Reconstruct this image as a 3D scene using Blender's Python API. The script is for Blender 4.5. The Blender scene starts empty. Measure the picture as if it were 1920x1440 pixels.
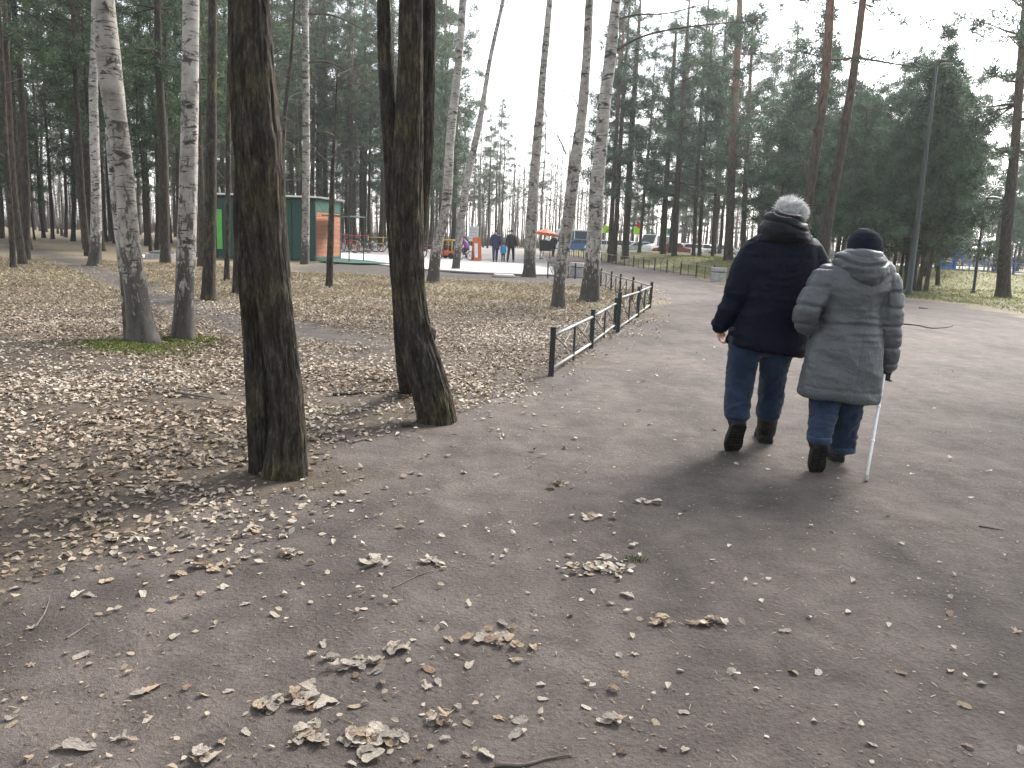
import bpy, bmesh, math, random
import numpy as np
from mathutils import Vector, Matrix

# ------------------------------------------------------------------ camera
SC = bpy.context.scene
COL = SC.collection
F = 1530.0                      # focal length in photo pixels (1920 wide)
CAMH = 1.42
PITCH = math.radians(10.2)
ROLL = math.radians(2.3)
CAM = np.array([0.0, 0.0, CAMH])
FW = np.array([0, math.cos(PITCH), -math.sin(PITCH)])
_r0 = np.array([1.0, 0, 0]); _u0 = np.array([0, math.sin(PITCH), math.cos(PITCH)])
RT = _r0*math.cos(ROLL) + _u0*math.sin(ROLL)
UP = _u0*math.cos(ROLL) - _r0*math.sin(ROLL)
cd = bpy.data.cameras.new('camera'); cam = bpy.data.objects.new('camera', cd); COL.objects.link(cam)
cd.sensor_width = 36; cd.lens = 36*F/1920; cd.clip_end = 3000; cd.clip_start = 0.05
cam.matrix_world = Matrix(((RT[0], UP[0], -FW[0], CAM[0]), (RT[1], UP[1], -FW[1], CAM[1]), (RT[2], UP[2], -FW[2], CAM[2]), (0, 0, 0, 1)))
SC.camera = cam

# ------------------------------------------------------------------ sky, sun, exposure
SUN_EL, SUN_AZ = math.radians(40), math.radians(40)     # azimuth measured from the view direction to the right
w = bpy.data.worlds.new('World'); SC.world = w; w.use_nodes = True
nt = w.node_tree; nt.nodes.clear()
sky = nt.nodes.new('ShaderNodeTexSky'); sky.sky_type = 'NISHITA'; sky.sun_disc = False
sky.sun_elevation = SUN_EL; sky.sun_rotation = SUN_AZ; sky.air_density = 1.0; sky.dust_density = 1.5; sky.ozone_density = 1.0
hs = nt.nodes.new('ShaderNodeHueSaturation'); hs.inputs['Saturation'].default_value = 0.30
bg = nt.nodes.new('ShaderNodeBackground'); bg.inputs['Strength'].default_value = 0.15
wo = nt.nodes.new('ShaderNodeOutputWorld')
nt.links.new(sky.outputs[0], hs.inputs['Color']); nt.links.new(hs.outputs[0], bg.inputs[0]); nt.links.new(bg.outputs[0], wo.inputs[0])
sd = bpy.data.lights.new('sun', 'SUN'); sun = bpy.data.objects.new('sun', sd); COL.objects.link(sun)
sd.energy = 2.6; sd.angle = math.radians(22); sd.color = (1.0, 0.95, 0.88)
sv = Vector((math.sin(SUN_AZ)*math.cos(SUN_EL), math.cos(SUN_AZ)*math.cos(SUN_EL), math.sin(SUN_EL)))
sun.rotation_euler = sv.to_track_quat('Z', 'Y').to_euler()
SC.view_settings.view_transform = 'Standard'; SC.view_settings.look = 'None'
SC.view_settings.exposure = 1.78; SC.view_settings.gamma = 1.0
SC.cycles.max_bounces = 6; SC.cycles.diffuse_bounces = 3; SC.cycles.transparent_max_bounces = 8; SC.cycles.volume_bounces = 0

# ------------------------------------------------------------------ pixel <-> place
def ray(px, py): return FW*F + RT*(px-960.0) + UP*(720.0-py)
def proj(p):
    d = np.asarray(p, float) - CAM; z = d @ FW
    return 960 + F*(d @ RT)/z, 720 - F*(d @ UP)/z, z
def G(px, py, z=0.0):
    d = ray(px, py); t = (z-CAMH)/d[2]; return CAM + d*t
def P(px, py, Y):
    d = ray(px, py); return CAM + d*(Y/d[1])
def GX(px, Y, z=0.0):
    # ground point at depth Y that shows in column px
    x = 0.0
    for _ in range(12):
        a = proj((x, Y, z))[0]; b = proj((x+0.01, Y, z))[0]; x += (px-a)/((b-a)/0.01)
    return np.array([x, Y, z])
rng = np.random.default_rng(7); random.seed(7)

# ------------------------------------------------------------------ numpy noise
def _h(ix, iy, iz):
    n = (ix.astype(np.int64)*374761393 + iy.astype(np.int64)*668265263 + iz.astype(np.int64)*2147483647 + 1013904223) & 0xffffffff
    n = ((n ^ (n >> 13))*1274126177) & 0xffffffff
    n = ((n ^ (n >> 16))*2246822519) & 0xffffffff
    return ((n ^ (n >> 15)) & 0xffff)/32767.5 - 1.0
def noise(p, s=1.0):
    p = np.asarray(p, float)*s
    i = np.floor(p).astype(np.int64); f = p-i; u = f*f*f*(f*(f*6-15)+10)
    r = 0
    for a in (0, 1):
        wx = u[:, 0] if a else 1-u[:, 0]
        for b in (0, 1):
            wy = u[:, 1] if b else 1-u[:, 1]
            for c in (0, 1):
                wz = u[:, 2] if c else 1-u[:, 2]
                r = r + wx*wy*wz*_h(i[:, 0]+a, i[:, 1]+b, i[:, 2]+c)
    return r
def fbm(p, s=1.0, o=3):
    r = 0; a = 1.0
    for k in range(o): r = r + a*noise(np.asarray(p)+17.3*k, s*2**k); a *= 0.5
    return r
def sstep(a, b, x):
    t = np.clip((np.asarray(x, float)-a)/(b-a), 0, 1); return t*t*(3-2*t)

# ------------------------------------------------------------------ mesh helpers
def make_mesh(name, V, Fc, smooth=True):
    me = bpy.data.meshes.new(name)
    V = np.asarray(V, np.float32)
    if isinstance(Fc, np.ndarray):
        k = Fc.shape[1]; n = len(Fc)
        me.vertices.add(len(V)); me.vertices.foreach_set('co', V.ravel())
        me.loops.add(n*k); me.loops.foreach_set('vertex_index', Fc.astype(np.int32).ravel())
        me.polygons.add(n); me.polygons.foreach_set('loop_start', np.arange(0, n*k, k, dtype=np.int32))
        me.update(calc_edges=True)
    else:
        me.from_pydata(V.tolist(), [], [tuple(int(i) for i in f) for f in Fc])
        me.update()
    if smooth and len(me.polygons): me.polygons.foreach_set('use_smooth', np.ones(len(me.polygons), bool))
    return me
class MB:
    def __init__(s): s.V = []; s.F = []; s.n = 0
    def add(s, V, Fc):
        V = np.asarray(V, float); s.V.append(V)
        if isinstance(Fc, np.ndarray): Fc = Fc.tolist()
        s.F.extend([tuple(i+s.n for i in f) for f in Fc]); s.n += len(V); return s
    def box(s, lo, hi, M=None):
        x0, y0, z0 = lo; x1, y1, z1 = hi
        V = np.array([(x, y, z) for z in (z0, z1) for y in (y0, y1) for x in (x0, x1)], float)
        if M is not None: V = V @ np.array(M)[:3, :3].T + np.array(M)[:3, 3]
        return s.add(V, [(0, 2, 3, 1), (4, 5, 7, 6), (0, 1, 5, 4), (2, 6, 7, 3), (0, 4, 6, 2), (1, 3, 7, 5)])
    def bbox(s, lo, hi, b=0.01, M=None):
        # box with chamfered edges
        bm = bmesh.new(); bmesh.ops.create_cube(bm, size=1)
        lo = np.array(lo, float); hi = np.array(hi, float)
        for v in bm.verts: v.co = Vector((lo+hi)/2 + (hi-lo)*np.array(v.co))
        bmesh.ops.bevel(bm, geom=list(bm.edges), offset=b, segments=1, affect='EDGES')
        return s.addbm(bm, M)
    def addbm(s, bm, M=None):
        bm.verts.index_update(); V = np.array([v.co[:] for v in bm.verts])
        if M is not None: V = V @ np.array(M)[:3, :3].T + np.array(M)[:3, 3]
        s.add(V, [tuple(v.index for v in f.verts) for f in bm.faces]); bm.free(); return s
    def tube(s, pts, rad, n=8, cap=True):
        V, Fc = tube(pts, rad, n, cap); return s.add(V, Fc)
    def mesh(s, name, smooth=True): return make_mesh(name, np.concatenate(s.V), s.F, smooth)
def frames(pts):
    pts = np.asarray(pts, float); T = np.gradient(pts, axis=0); T /= np.linalg.norm(T, axis=1)[:, None]+1e-12
    u = np.cross(T[0], (0, 0, 1.0))
    if np.linalg.norm(u) < 0.1: u = np.cross(T[0], (0, 1.0, 0))
    u /= np.linalg.norm(u); U = []
    for t in T:
        u = u - t*(u @ t); u /= np.linalg.norm(u)+1e-12; U.append(u)
    U = np.array(U); return T, U, np.cross(T, U)
def tube(pts, rad, n=8, cap=True, rad2=None):
    pts = np.asarray(pts, float); m = len(pts); T, U, W = frames(pts)
    rad = np.broadcast_to(np.asarray(rad, float), (m,)); r2 = rad if rad2 is None else np.broadcast_to(np.asarray(rad2, float), (m,))
    a = np.arange(n)*2*math.pi/n
    V = pts[:, None] + rad[:, None, None]*np.cos(a)[None, :, None]*U[:, None] + r2[:, None, None]*np.sin(a)[None, :, None]*W[:, None]
    V = V.reshape(-1, 3); i = np.arange(m-1)[:, None]*n; j = np.arange(n)[None]; k = (j+1) % n
    Fc = np.stack([i+j, i+k, i+n+k, i+n+j], -1).reshape(-1, 4).tolist()
    if cap: Fc.append(tuple(range(n))[::-1]); Fc.append(tuple((m-1)*n+q for q in range(n)))
    return V, Fc
def resample(pts, m):
    pts = np.asarray(pts, float); k = len(pts)
    d = np.concatenate([[0], np.cumsum(np.linalg.norm(np.diff(pts[:, :3], axis=0), axis=1))])
    t = np.linspace(0, d[-1], m)
    if k < 3: return np.stack([np.interp(t, d, pts[:, c]) for c in range(pts.shape[1])], 1)
    # Hermite spline
    tan = np.gradient(pts, d, axis=0); idx = np.clip(np.searchsorted(d, t, 'right')-1, 0, k-2)
    h = (d[idx+1]-d[idx])[:, None]; s = ((t-d[idx])[:, None])/h
    return (2*s**3-3*s**2+1)*pts[idx] + (s**3-2*s**2+s)*h*tan[idx] + (-2*s**3+3*s**2)*pts[idx+1] + (s**3-s**2)*h*tan[idx+1]
def normals(me):
    n = np.empty(len(me.vertices)*3, np.float32); me.vertex_normals.foreach_get('vector', n); return n.reshape(-1, 3).astype(float)
def coords(me):
    n = np.empty(len(me.vertices)*3, np.float32); me.vertices.foreach_get('co', n); return n.reshape(-1, 3).astype(float)
def setco(me, V): me.vertices.foreach_set('co', np.asarray(V, np.float32).ravel()); me.update()
def obj(name, me, m=None, parent=None, loc=None, rotz=0):
    o = bpy.data.objects.new(name, me); COL.objects.link(o)
    if m is not None and me is not None and not me.materials: me.materials.append(m)
    if parent is not None: o.parent = parent
    if loc is not None: o.location = loc
    if rotz: o.rotation_euler = (0, 0, rotz)
    return o
def tag(o, label=None, cat=None, group=None, kind=None):
    if label: o['label'] = label
    if cat: o['category'] = cat
    if group: o['group'] = group
    if kind: o['kind'] = kind
    return o
def thing(name, label, cat, loc=(0, 0, 0), rotz=0, group=None):
    o = bpy.data.objects.new(name, None); COL.objects.link(o); o.location = Vector(loc); o.rotation_euler = (0, 0, rotz); o.empty_display_size = 0.1
    return tag(o, label, cat, group)
def part(name, me, m, t):
    # mesh given in world coordinates, hung under the thing t
    V = coords(me); L = np.array(t.location); c, s_ = math.cos(-t.rotation_euler[2]), math.sin(-t.rotation_euler[2])
    V = V-L; V = np.stack([V[:, 0]*c-V[:, 1]*s_, V[:, 0]*s_+V[:, 1]*c, V[:, 2]], 1); setco(me, V)
    return obj(name, me, m, t)
def copy_tree(o, loc, rotz, scale=1.0, label=None, group=None):
    c = o.copy(); COL.objects.link(c); c.location = loc; c.rotation_euler = (0, 0, rotz); c.scale = (scale,)*3
    if label: c['label'] = label
    if group: c['group'] = group
    for ch in o.children:
        k = ch.copy(); COL.objects.link(k); k.parent = c
        for g in ch.children:
            q = g.copy(); COL.objects.link(q); q.parent = k
    return c
def remesh(V, Fc, vox, smooth=6, name='m'):
    me = make_mesh(name, V, Fc); bm = bmesh.new(); bm.from_mesh(me); bmesh.ops.recalc_face_normals(bm, faces=bm.faces); bm.to_mesh(me); bm.free()
    o = bpy.data.objects.new('tmp', me); COL.objects.link(o)
    r = o.modifiers.new('r', 'REMESH'); r.mode = 'VOXEL'; r.voxel_size = vox; r.use_smooth_shade = True
    if smooth: s = o.modifiers.new('s', 'SMOOTH'); s.iterations = smooth; s.factor = 0.5
    dg = bpy.context.evaluated_depsgraph_get(); out = bpy.data.meshes.new_from_object(o.evaluated_get(dg))
    bpy.data.objects.remove(o); bpy.data.meshes.remove(me); out.name = name
    out.polygons.foreach_set('use_smooth', np.ones(len(out.polygons), bool)); return out

# ------------------------------------------------------------------ materials
def nd(nt, typ, ins=None, **at):
    n = nt.nodes.new('ShaderNode'+typ)
    for k, v in at.items(): setattr(n, k, v)
    for k, v in (ins or {}).items():
        s = n.inputs[k]
        if isinstance(v, bpy.types.NodeSocket): nt.links.new(v, s)
        elif isinstance(v, (tuple, list)) and s.type == 'RGBA' and len(v) == 3: s.default_value = (*v, 1)
        else: s.default_value = v
    return n
def new_mat(name):
    m = bpy.data.materials.new(name); m.use_nodes = True; m.node_tree.nodes.clear(); return m, m.node_tree
def finish(nt, col, rough=0.8, bump=None, spec=0.4, transl=0.0, metal=0.0, sheen=0.0):
    b = nd(nt, 'BsdfPrincipled', {'Base Color': col, 'Roughness': rough, 'Specular IOR Level': spec, 'Metallic': metal, 'Sheen Weight': sheen})
    if bump is not None: nt.links.new(bump, b.inputs['Normal'])
    out = b.outputs[0]
    if transl:
        t = nd(nt, 'BsdfTranslucent', {'Color': col}); out = nd(nt, 'MixShader', {0: transl, 1: out, 2: t.outputs[0]}).outputs[0]
    o = nd(nt, 'OutputMaterial'); nt.links.new(out, o.inputs[0])
def tcoord(nt, scale=(1, 1, 1), kind='Object'):
    c = nd(nt, 'TexCoord'); return nd(nt, 'Mapping', {'Vector': c.outputs[kind], 'Scale': scale}).outputs[0]
def ntex(nt, vec, scale, detail=4, rough=0.55, dist=0.0): return nd(nt, 'TexNoise', {'Vector': vec, 'Scale': scale, 'Detail': detail, 'Roughness': rough, 'Distortion': dist}).outputs['Fac']
def ramp(nt, fac, stops, mode='LINEAR'):
    n = nd(nt, 'ValToRGB', {0: fac}); r = n.color_ramp; r.interpolation = mode
    while len(r.elements) < len(stops): r.elements.new(0.5)
    for e, (p, c) in zip(r.elements, stops): e.position = p; e.color = (*c, 1) if len(c) == 3 else c
    return n.outputs[0]
def mix(nt, fac, a, b, mode='MIX'):
    n = nd(nt, 'Mix', data_type='RGBA', blend_type=mode, clamp_factor=True)
    for s, v in ((n.inputs[0], fac), (n.inputs[6], a), (n.inputs[7], b)):
        if isinstance(v, bpy.types.NodeSocket): nt.links.new(v, s)
        elif isinstance(v, (tuple, list)): s.default_value = (*v, 1)
        else: s.default_value = v
    return n.outputs[2]
def mth(nt, op, a, b=None, clamp=False):
    n = nd(nt, 'Math', {0: a}, operation=op, use_clamp=clamp)
    if b is not None:
        if isinstance(b, bpy.types.NodeSocket): nt.links.new(b, n.inputs[1])
        else: n.inputs[1].default_value = b
    return n.outputs[0]
def smap(nt, v, a, b, c=0.0, d=1.0): return nd(nt, 'MapRange', {0: v, 1: a, 2: b, 3: c, 4: d}).outputs[0]
def bumpn(nt, h, dist=0.01, st=1.0): return nd(nt, 'Bump', {'Height': h, 'Distance': dist, 'Strength': st}).outputs[0]
def attr(nt, name): return nd(nt, 'Attribute', attribute_name=name).outputs['Fac']
def simple(name, col, rough=0.6, var=0.25, scale=8, bump=0.003, metal=0.0, spec=0.4, rnd=0.0, sheen=0.0, transl=0.0):
    m, nt = new_mat(name); v = tcoord(nt); n = ntex(nt, v, scale, 5, 0.6)
    a = tuple(c*(1-var) for c in col); b = tuple(min(1, c*(1+var)) for c in col)
    c = ramp(nt, n, [(0.3, a), (0.7, b)])
    if rnd:
        r = nd(nt, 'ObjectInfo').outputs['Random']; c = mix(nt, 1.0, c, ramp(nt, r, [(0, (1-rnd,)*3), (1, (1.0,)*3)]), 'MULTIPLY')
    bm = bumpn(nt, ntex(nt, v, scale*6, 4), bump) if bump else None
    finish(nt, c, rough, bm, spec, transl, metal, sheen); return m
MT = {}
def mats():
    # dark deeply furrowed bark
    m, nt = new_mat('dark_bark'); v = tcoord(nt, (1, 1, 0.24)); v2 = tcoord(nt)
    n = mth(nt, 'ADD', mth(nt, 'MULTIPLY', ntex(nt, v, 24, 5, 0.6, 0.5), 0.55), mth(nt, 'MULTIPLY', ntex(nt, v, 75, 5, 0.65, 0.8), 0.45)); big = ntex(nt, v2, 2.2, 4)
    c = ramp(nt, n, [(0.36, (0.008, 0.0068, 0.0056)), (0.52, (0.040, 0.034, 0.028)), (0.66, (0.105, 0.090, 0.074))])
    c = mix(nt, smap(nt, big, 0.48, 0.66), c, mix(nt, 1.0, c, (1.5, 1.5, 1.05), 'MULTIPLY'))
    finish(nt, c, 0.92, bumpn(nt, n, 0.03), 0.2); MT['dark_bark'] = m
    # forest pine bark: grey brown below, orange above
    for key, zlo, zhi in (('pine_bark', 5.5, 10.5), ('pine_bark_grey', 10.0, 17.0)):
        m, nt = new_mat(key); v = tcoord(nt, (1, 1, 0.22)); n = ntex(nt, v, 22, 6, 0.65, 0.5)
        z = nd(nt, 'SeparateXYZ', {0: tcoord(nt)}).outputs[2]
        lo = ramp(nt, n, [(0.35, (0.018, 0.016, 0.013)), (0.7, (0.095, 0.080, 0.064))]); hi = ramp(nt, n, [(0.35, (0.13, 0.082, 0.06)), (0.7, (0.30, 0.20, 0.145))])
        c = mix(nt, smap(nt, mth(nt, 'ADD', z, mth(nt, 'MULTIPLY', n, 2.0)), zlo, zhi), lo, hi)
        rd = nd(nt, 'ObjectInfo').outputs['Random']; c = mix(nt, 1.0, c, ramp(nt, rd, [(0, (0.6, 0.6, 0.62)), (1, (1.15, 1.1, 1.05))]), 'MULTIPLY')
        finish(nt, c, 0.9, bumpn(nt, n, 0.015), 0.2); MT[key] = m
    # birch bark
    m, nt = new_mat('birch_bark'); v = tcoord(nt); vh = tcoord(nt, (1, 1, 8.0)); vv = tcoord(nt, (1, 1, 0.35))
    z = nd(nt, 'SeparateXYZ', {0: v}).outputs[2]
    len_ = ntex(nt, vh, 5.0, 4, 0.6, 0.2); sc = ntex(nt, tcoord(nt, (1, 1, 2.0)), 3.6, 5, 0.62, 0.5); fis = ntex(nt, vv, 16, 5, 0.65, 0.6)
    white = ramp(nt, ntex(nt, v, 5, 4), [(0.3, (0.20, 0.19, 0.172)), (0.55, (0.38, 0.36, 0.335)), (0.8, (0.52, 0.50, 0.47))])
    d1 = smap(nt, len_, 0.58, 0.63); d2 = smap(nt, sc, 0.555, 0.61)
    low = mth(nt, 'ADD', smap(nt, z, 4.2, 0.2, 0.02, 0.16), smap(nt, z, 1.2, 0.0, 0.0, 0.24)); d3 = smap(nt, mth(nt, 'ADD', fis, low), 0.64, 0.72)
    d = mth(nt, 'MAXIMUM', mth(nt, 'MAXIMUM', d1, d2), d3)
    rd = nd(nt, 'ObjectInfo').outputs['Random']; white = mix(nt, 1.0, white, ramp(nt, rd, [(0, (0.7, 0.68, 0.64)), (1, (1, 1, 1))]), 'MULTIPLY')
    c = mix(nt, d, white, ramp(nt, fis, [(0.3, (0.022, 0.02, 0.018)), (0.7, (0.085, 0.075, 0.066))]))
    finish(nt, c, 0.7, bumpn(nt, mth(nt, 'SUBTRACT', mth(nt, 'MULTIPLY', fis, d3), mth(nt, 'MULTIPLY', d1, 0.3)), 0.006), 0.3); MT['birch_bark'] = m
    MT['twig'] = simple('twig', (0.075, 0.06, 0.052), 0.9, 0.3, 5, 0)
    # needles
    for key, a, b in (('needles', (0.030, 0.058, 0.030), (0.085, 0.130, 0.066)), ('needles_blue', (0.026, 0.060, 0.036), (0.080, 0.140, 0.080))):
        m, nt = new_mat(key); n = ntex(nt, tcoord(nt), 1.3, 4); r = nd(nt, 'ObjectInfo').outputs['Random']
        c = ramp(nt, n, [(0.36, tuple(x*0.6 for x in a)), (0.66, tuple(x*1.15 for x in b))]); c = mix(nt, 1.0, c, ramp(nt, r, [(0, (0.72, 0.78, 0.75)), (1, (1.12, 1.08, 1.0))]), 'MULTIPLY')
        finish(nt, c, 0.6, None, 0.3, 0.25); MT[key] = m
    # fallen leaves
    pal = {'pale': (0.45, 0.39, 0.325), 'grey': (0.34, 0.30, 0.26), 'tan': (0.39, 0.30, 0.21), 'brown': (0.20, 0.135, 0.09)}
    for k, c0 in pal.items():
        m, nt = new_mat('leaf_'+k); v = tcoord(nt, kind='Generated'); n = ntex(nt, v, 5, 5, 0.6); r = nd(nt, 'ObjectInfo').outputs['Random']
        c = ramp(nt, n, [(0.3, tuple(x*0.68 for x in c0)), (0.65, tuple(x*1.12 for x in c0))]); c = mix(nt, 1.0, c, ramp(nt, r, [(0, (0.72, 0.70, 0.68)), (1, (1.15, 1.15, 1.14))]), 'MULTIPLY')
        finish(nt, c, 0.65, bumpn(nt, n, 0.01), 0.35, 0.12); MT['leaf_'+k] = m
    m, nt = new_mat('leaf_litter'); t = attr(nt, 'tint')
    c = ramp(nt, t, [(0, (0.06, 0.042, 0.030)), (0.25, (0.14, 0.098, 0.065)), (0.5, (0.235, 0.18, 0.125)), (0.78, (0.33, 0.27, 0.205)), (1, (0.44, 0.39, 0.32))])
    finish(nt, c, 0.65, None, 0.35, 0.12); MT['leaf_litter'] = m
    m, nt = new_mat('dry_grass'); t = attr(nt, 'tint'); c = ramp(nt, t, [(0, (0.10, 0.083, 0.05)), (0.6, (0.28, 0.23, 0.15)), (1, (0.40, 0.345, 0.24))]); finish(nt, c, 0.7, None, 0.2, 0.2); MT['dry_grass'] = m
    m, nt = new_mat('green_grass'); t = attr(nt, 'tint'); c = ramp(nt, t, [(0, (0.05, 0.075, 0.018)), (0.6, (0.12, 0.15, 0.035)), (1, (0.22, 0.22, 0.08))]); finish(nt, c, 0.7, None, 0.2, 0.2); MT['green_grass'] = m
    # clothing
    def cloth(key, c0, rough, fine, sheen=0.1, spec=0.35, var=0.15, big=6, transl=0):
        m, nt = new_mat(key); v = tcoord(nt); n = ntex(nt, v, big, 5, 0.6); f = ntex(nt, v, 260, 2); cr = ntex(nt, v, 28, 4, 0.6, 1.2)
        c = ramp(nt, n, [(0.3, tuple(x*(1-var) for x in c0)), (0.7, tuple(x*(1+var) for x in c0))])
        finish(nt, c, rough, bumpn(nt, mth(nt, 'ADD', mth(nt, 'MULTIPLY', f, fine), cr), 0.006), spec, 0, 0, sheen); MT[key] = m
    cloth('navy_cloth', (0.0036, 0.0047, 0.0135), 0.6, 0.15, 0.0, 0.10); cloth('navy_hood', (0.005, 0.005, 0.008), 0.5, 0.15, 0.0, 0.18)
    cloth('grey_cloth', (0.068, 0.074, 0.080), 0.42, 0.1, 0.05, 0.45); cloth('jeans', (0.0085, 0.019, 0.042), 0.85, 0.5, 0.15, 0.2, 0.45, 9); cloth('jeans_cuff', (0.018, 0.038, 0.075), 0.85, 0.5, 0.15, 0.2, 0.3, 20)
    cloth('knit', (0.006, 0.009, 0.018), 0.95, 0.6, 0.1, 0.15, 0.3, 40); cloth('boot', (0.008, 0.0075, 0.0075), 0.55, 0.2, 0, 0.4, 0.4, 14); cloth('sole', (0.012, 0.011, 0.011), 0.8, 0.2, 0, 0.3, 0.5, 30)
    cloth('glove', (0.03, 0.03, 0.032), 0.7, 0.2)
    MT['skin'] = simple('skin', (0.50, 0.30, 0.235), 0.55, 0.12, 30, 0.001)
    MT['hair_white'] = simple('hair_white', (0.74, 0.74, 0.73), 0.5, 0.35, 40, 0); MT['hair_brown'] = simple('hair_brown', (0.05, 0.035, 0.025), 0.6, 0.3, 40, 0)
    for k, c in {'green_paint': (0.007, 0.048, 0.034), 'green_dark': (0.008, 0.04, 0.03), 'green_light': (0.10, 0.42, 0.075), 'teal_paint': (0.016, 0.075, 0.055), 'white_paint': (0.72, 0.73, 0.74), 'fence_paint': (0.016, 0.022, 0.021),
                 'orange_plastic': (0.55, 0.14, 0.05), 'yellow_paint': (0.45, 0.31, 0.05), 'red_paint': (0.5, 0.03, 0.03), 'blue_paint': (0.03, 0.13, 0.45), 'black_rubber': (0.015, 0.015, 0.016), 'purple_cloth': (0.16, 0.05, 0.19),
                 'sky_cloth': (0.03, 0.25, 0.5), 'dark_cloth': (0.012, 0.012, 0.014), 'navy_far': (0.02, 0.025, 0.06), 'grey_far': (0.05, 0.05, 0.055), 'pole_paint': (0.018, 0.026, 0.025), 'sign_lime': (0.45, 0.75, 0.05), 'cream_paint': (0.5, 0.47, 0.4),
                 'car_white': (0.75, 0.75, 0.75), 'car_silver': (0.4, 0.42, 0.44), 'car_dark': (0.03, 0.032, 0.036), 'car_blue': (0.04, 0.13, 0.33), 'car_red': (0.18, 0.02, 0.02), 'glass_dark': (0.02, 0.025, 0.03), 'lamp_glass': (0.6, 0.6, 0.58), 'cane_white': (0.78, 0.79, 0.78)}.items():
        MT[k] = simple(k, c, 0.35 if k.startswith(('car', 'glass')) else 0.55, 0.14, 6, 0.0015)
    MT['rail_metal'] = simple('rail_metal', (0.24, 0.25, 0.26), 0.38, 0.3, 20, 0.001, 0.3); MT['brace_metal'] = simple('brace_metal', (0.09, 0.085, 0.08), 0.6, 0.4, 20, 0.001)
    MT['pale_rail'] = simple('pale_rail', (0.36, 0.34, 0.31), 0.7, 0.3, 20, 0.001)
    MT['plank'] = simple('plank', (0.36, 0.145, 0.075), 0.75, 0.32, 9, 0.004, rnd=0.3)
    MT['concrete'] = simple('concrete', (0.30, 0.295, 0.29), 0.9, 0.25, 7, 0.004); MT['concrete_pale'] = simple('concrete_pale', (0.44, 0.42, 0.395), 0.85, 0.12, 1.2, 0.004)
    MT['asphalt'] = simple('asphalt', (0.20, 0.185, 0.18), 0.85, 0.16, 0.7, 0.004); MT['road_asphalt'] = simple('road_asphalt', (0.16, 0.16, 0.165), 0.8, 0.15, 0.7, 0.004)
    MT['stick'] = simple('stick', (0.12, 0.10, 0.085), 0.85, 0.35, 25, 0.003); MT['stick_dark'] = simple('stick_dark', (0.035, 0.03, 0.028), 0.85, 0.35, 25, 0.003)
    MT['moss'] = simple('moss', (0.09, 0.12, 0.02), 0.95, 0.4, 20, 0.01)
mats()

# ------------------------------------------------------------------ terrain
PATH_L = [(-300, 1440), (0, 1275), (230, 1125), (450, 990), (620, 905), (760, 835), (900, 768), (1030, 716), (1120, 668), (1190, 618), (1228, 582), (1237, 560), (1224, 537), (1180, 519), (1128, 505), (1075, 495), (1040, 489)]
PATH_R = [(1040, 479), (1130, 488), (1230, 505), (1320, 524), (1345, 533), (1420, 545), (1490, 562), (1530, 590), (1600, 592), (1650, 575), (1700, 562), (1800, 574), (1920, 596), (2300, 640)]
PATH = np.array([(-2.2, -6), (-2.2, 0.5)] + [tuple(G(*q)[:2]) for q in PATH_L] + [tuple(G(*q)[:2]) for q in PATH_R] + [(22, 6), (22, -6)])
TRAIL = np.array([G(*q)[:2] for q in [(-80, 440), (20, 457), (130, 490), (230, 530), (330, 577), (450, 603), (600, 628), (740, 650)]])
FF0 = G(1338, 526)[:2]; FF1 = G(1052, 478)[:2]              # far fence line
def inside(poly, p):
    x, y = p[:, 0], p[:, 1]; r = np.zeros(len(p), bool); n = len(poly)
    for i in range(n):
        x0, y0 = poly[i]; x1, y1 = poly[(i+1) % n]
        c = ((y0 > y) != (y1 > y)) & (x < (x1-x0)*(y-y0)/((y1-y0) if y1 != y0 else 1e-9)+x0); r ^= c
    return r
def segdist(line, p, closed=False):
    d = np.full(len(p), 1e9); n = len(line)
    for i in range(n if closed else n-1):
        a, b = line[i], line[(i+1) % n]; ab = b-a; t = np.clip(((p-a) @ ab)/(ab @ ab+1e-12), 0, 1); d = np.minimum(d, np.linalg.norm(p-a-t[:, None]*ab, axis=1))
    return d
def sdist(poly, p): d = segdist(poly, p, True); return np.where(inside(poly, p), -d, d)   # negative inside
def mound(p):
    p = np.asarray(p, float); u = FF1-FF0; u = u/np.linalg.norm(u); nrm = np.array([u[1], -u[0]])
    if nrm[0] < 0: nrm = -nrm
    s = (p-FF0) @ nrm; t = (p-FF0) @ u
    return 0.62*sstep(0.3, 5.5, s)*sstep(2.0, 12, t+s*0.25)*(1-sstep(80, 92, p[:, 1]))*(1-sstep(16, 24, s))
def gz(p):
    p = np.asarray(p, float)[:, :2]; d = sdist(PATH, p); q = np.c_[p, np.zeros(len(p))]
    und = 0.03*fbm(q, 0.55, 3)+0.012*noise(q, 2.6)
    return mound(p) + und*sstep(0.1, 1.6, d)*(1-sstep(40, 70, p[:, 1])) + 0.006*noise(q, 1.7)*(1-sstep(10, 30, p[:, 1])) + 0.0025*fbm(q, 6.0, 2)*(1-sstep(6, 12, p[:, 1]))
def gz1(x, y): return float(gz(np.array([[x, y]]))[0])
def axis(lo, hi, d0, d1, step, grow):
    a = list(np.arange(d0, d1, step)); s = step; v = a[-1]
    while v < hi: s *= grow; v += s; a.append(v)
    s = step; v = d0; b = []
    while v > lo: s *= grow; v -= s; b.append(v)
    return np.array(b[::-1]+a)
xs = axis(-700, 700, -5.5, 5.5, 0.055, 1.045); ys = axis(-30, 1100, 1.2, 8.5, 0.055, 1.03)
gx, gy = np.meshgrid(xs, ys); gp = np.c_[gx.ravel(), gy.ravel()]
GV = np.c_[gp, gz(gp)]
nx, ny = len(xs), len(ys); ii = np.arange(ny-1)[:, None]*nx + np.arange(nx-1)[None]
GF = np.stack([ii, ii+1, ii+nx+1, ii+nx], -1).reshape(-1, 4)
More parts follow.
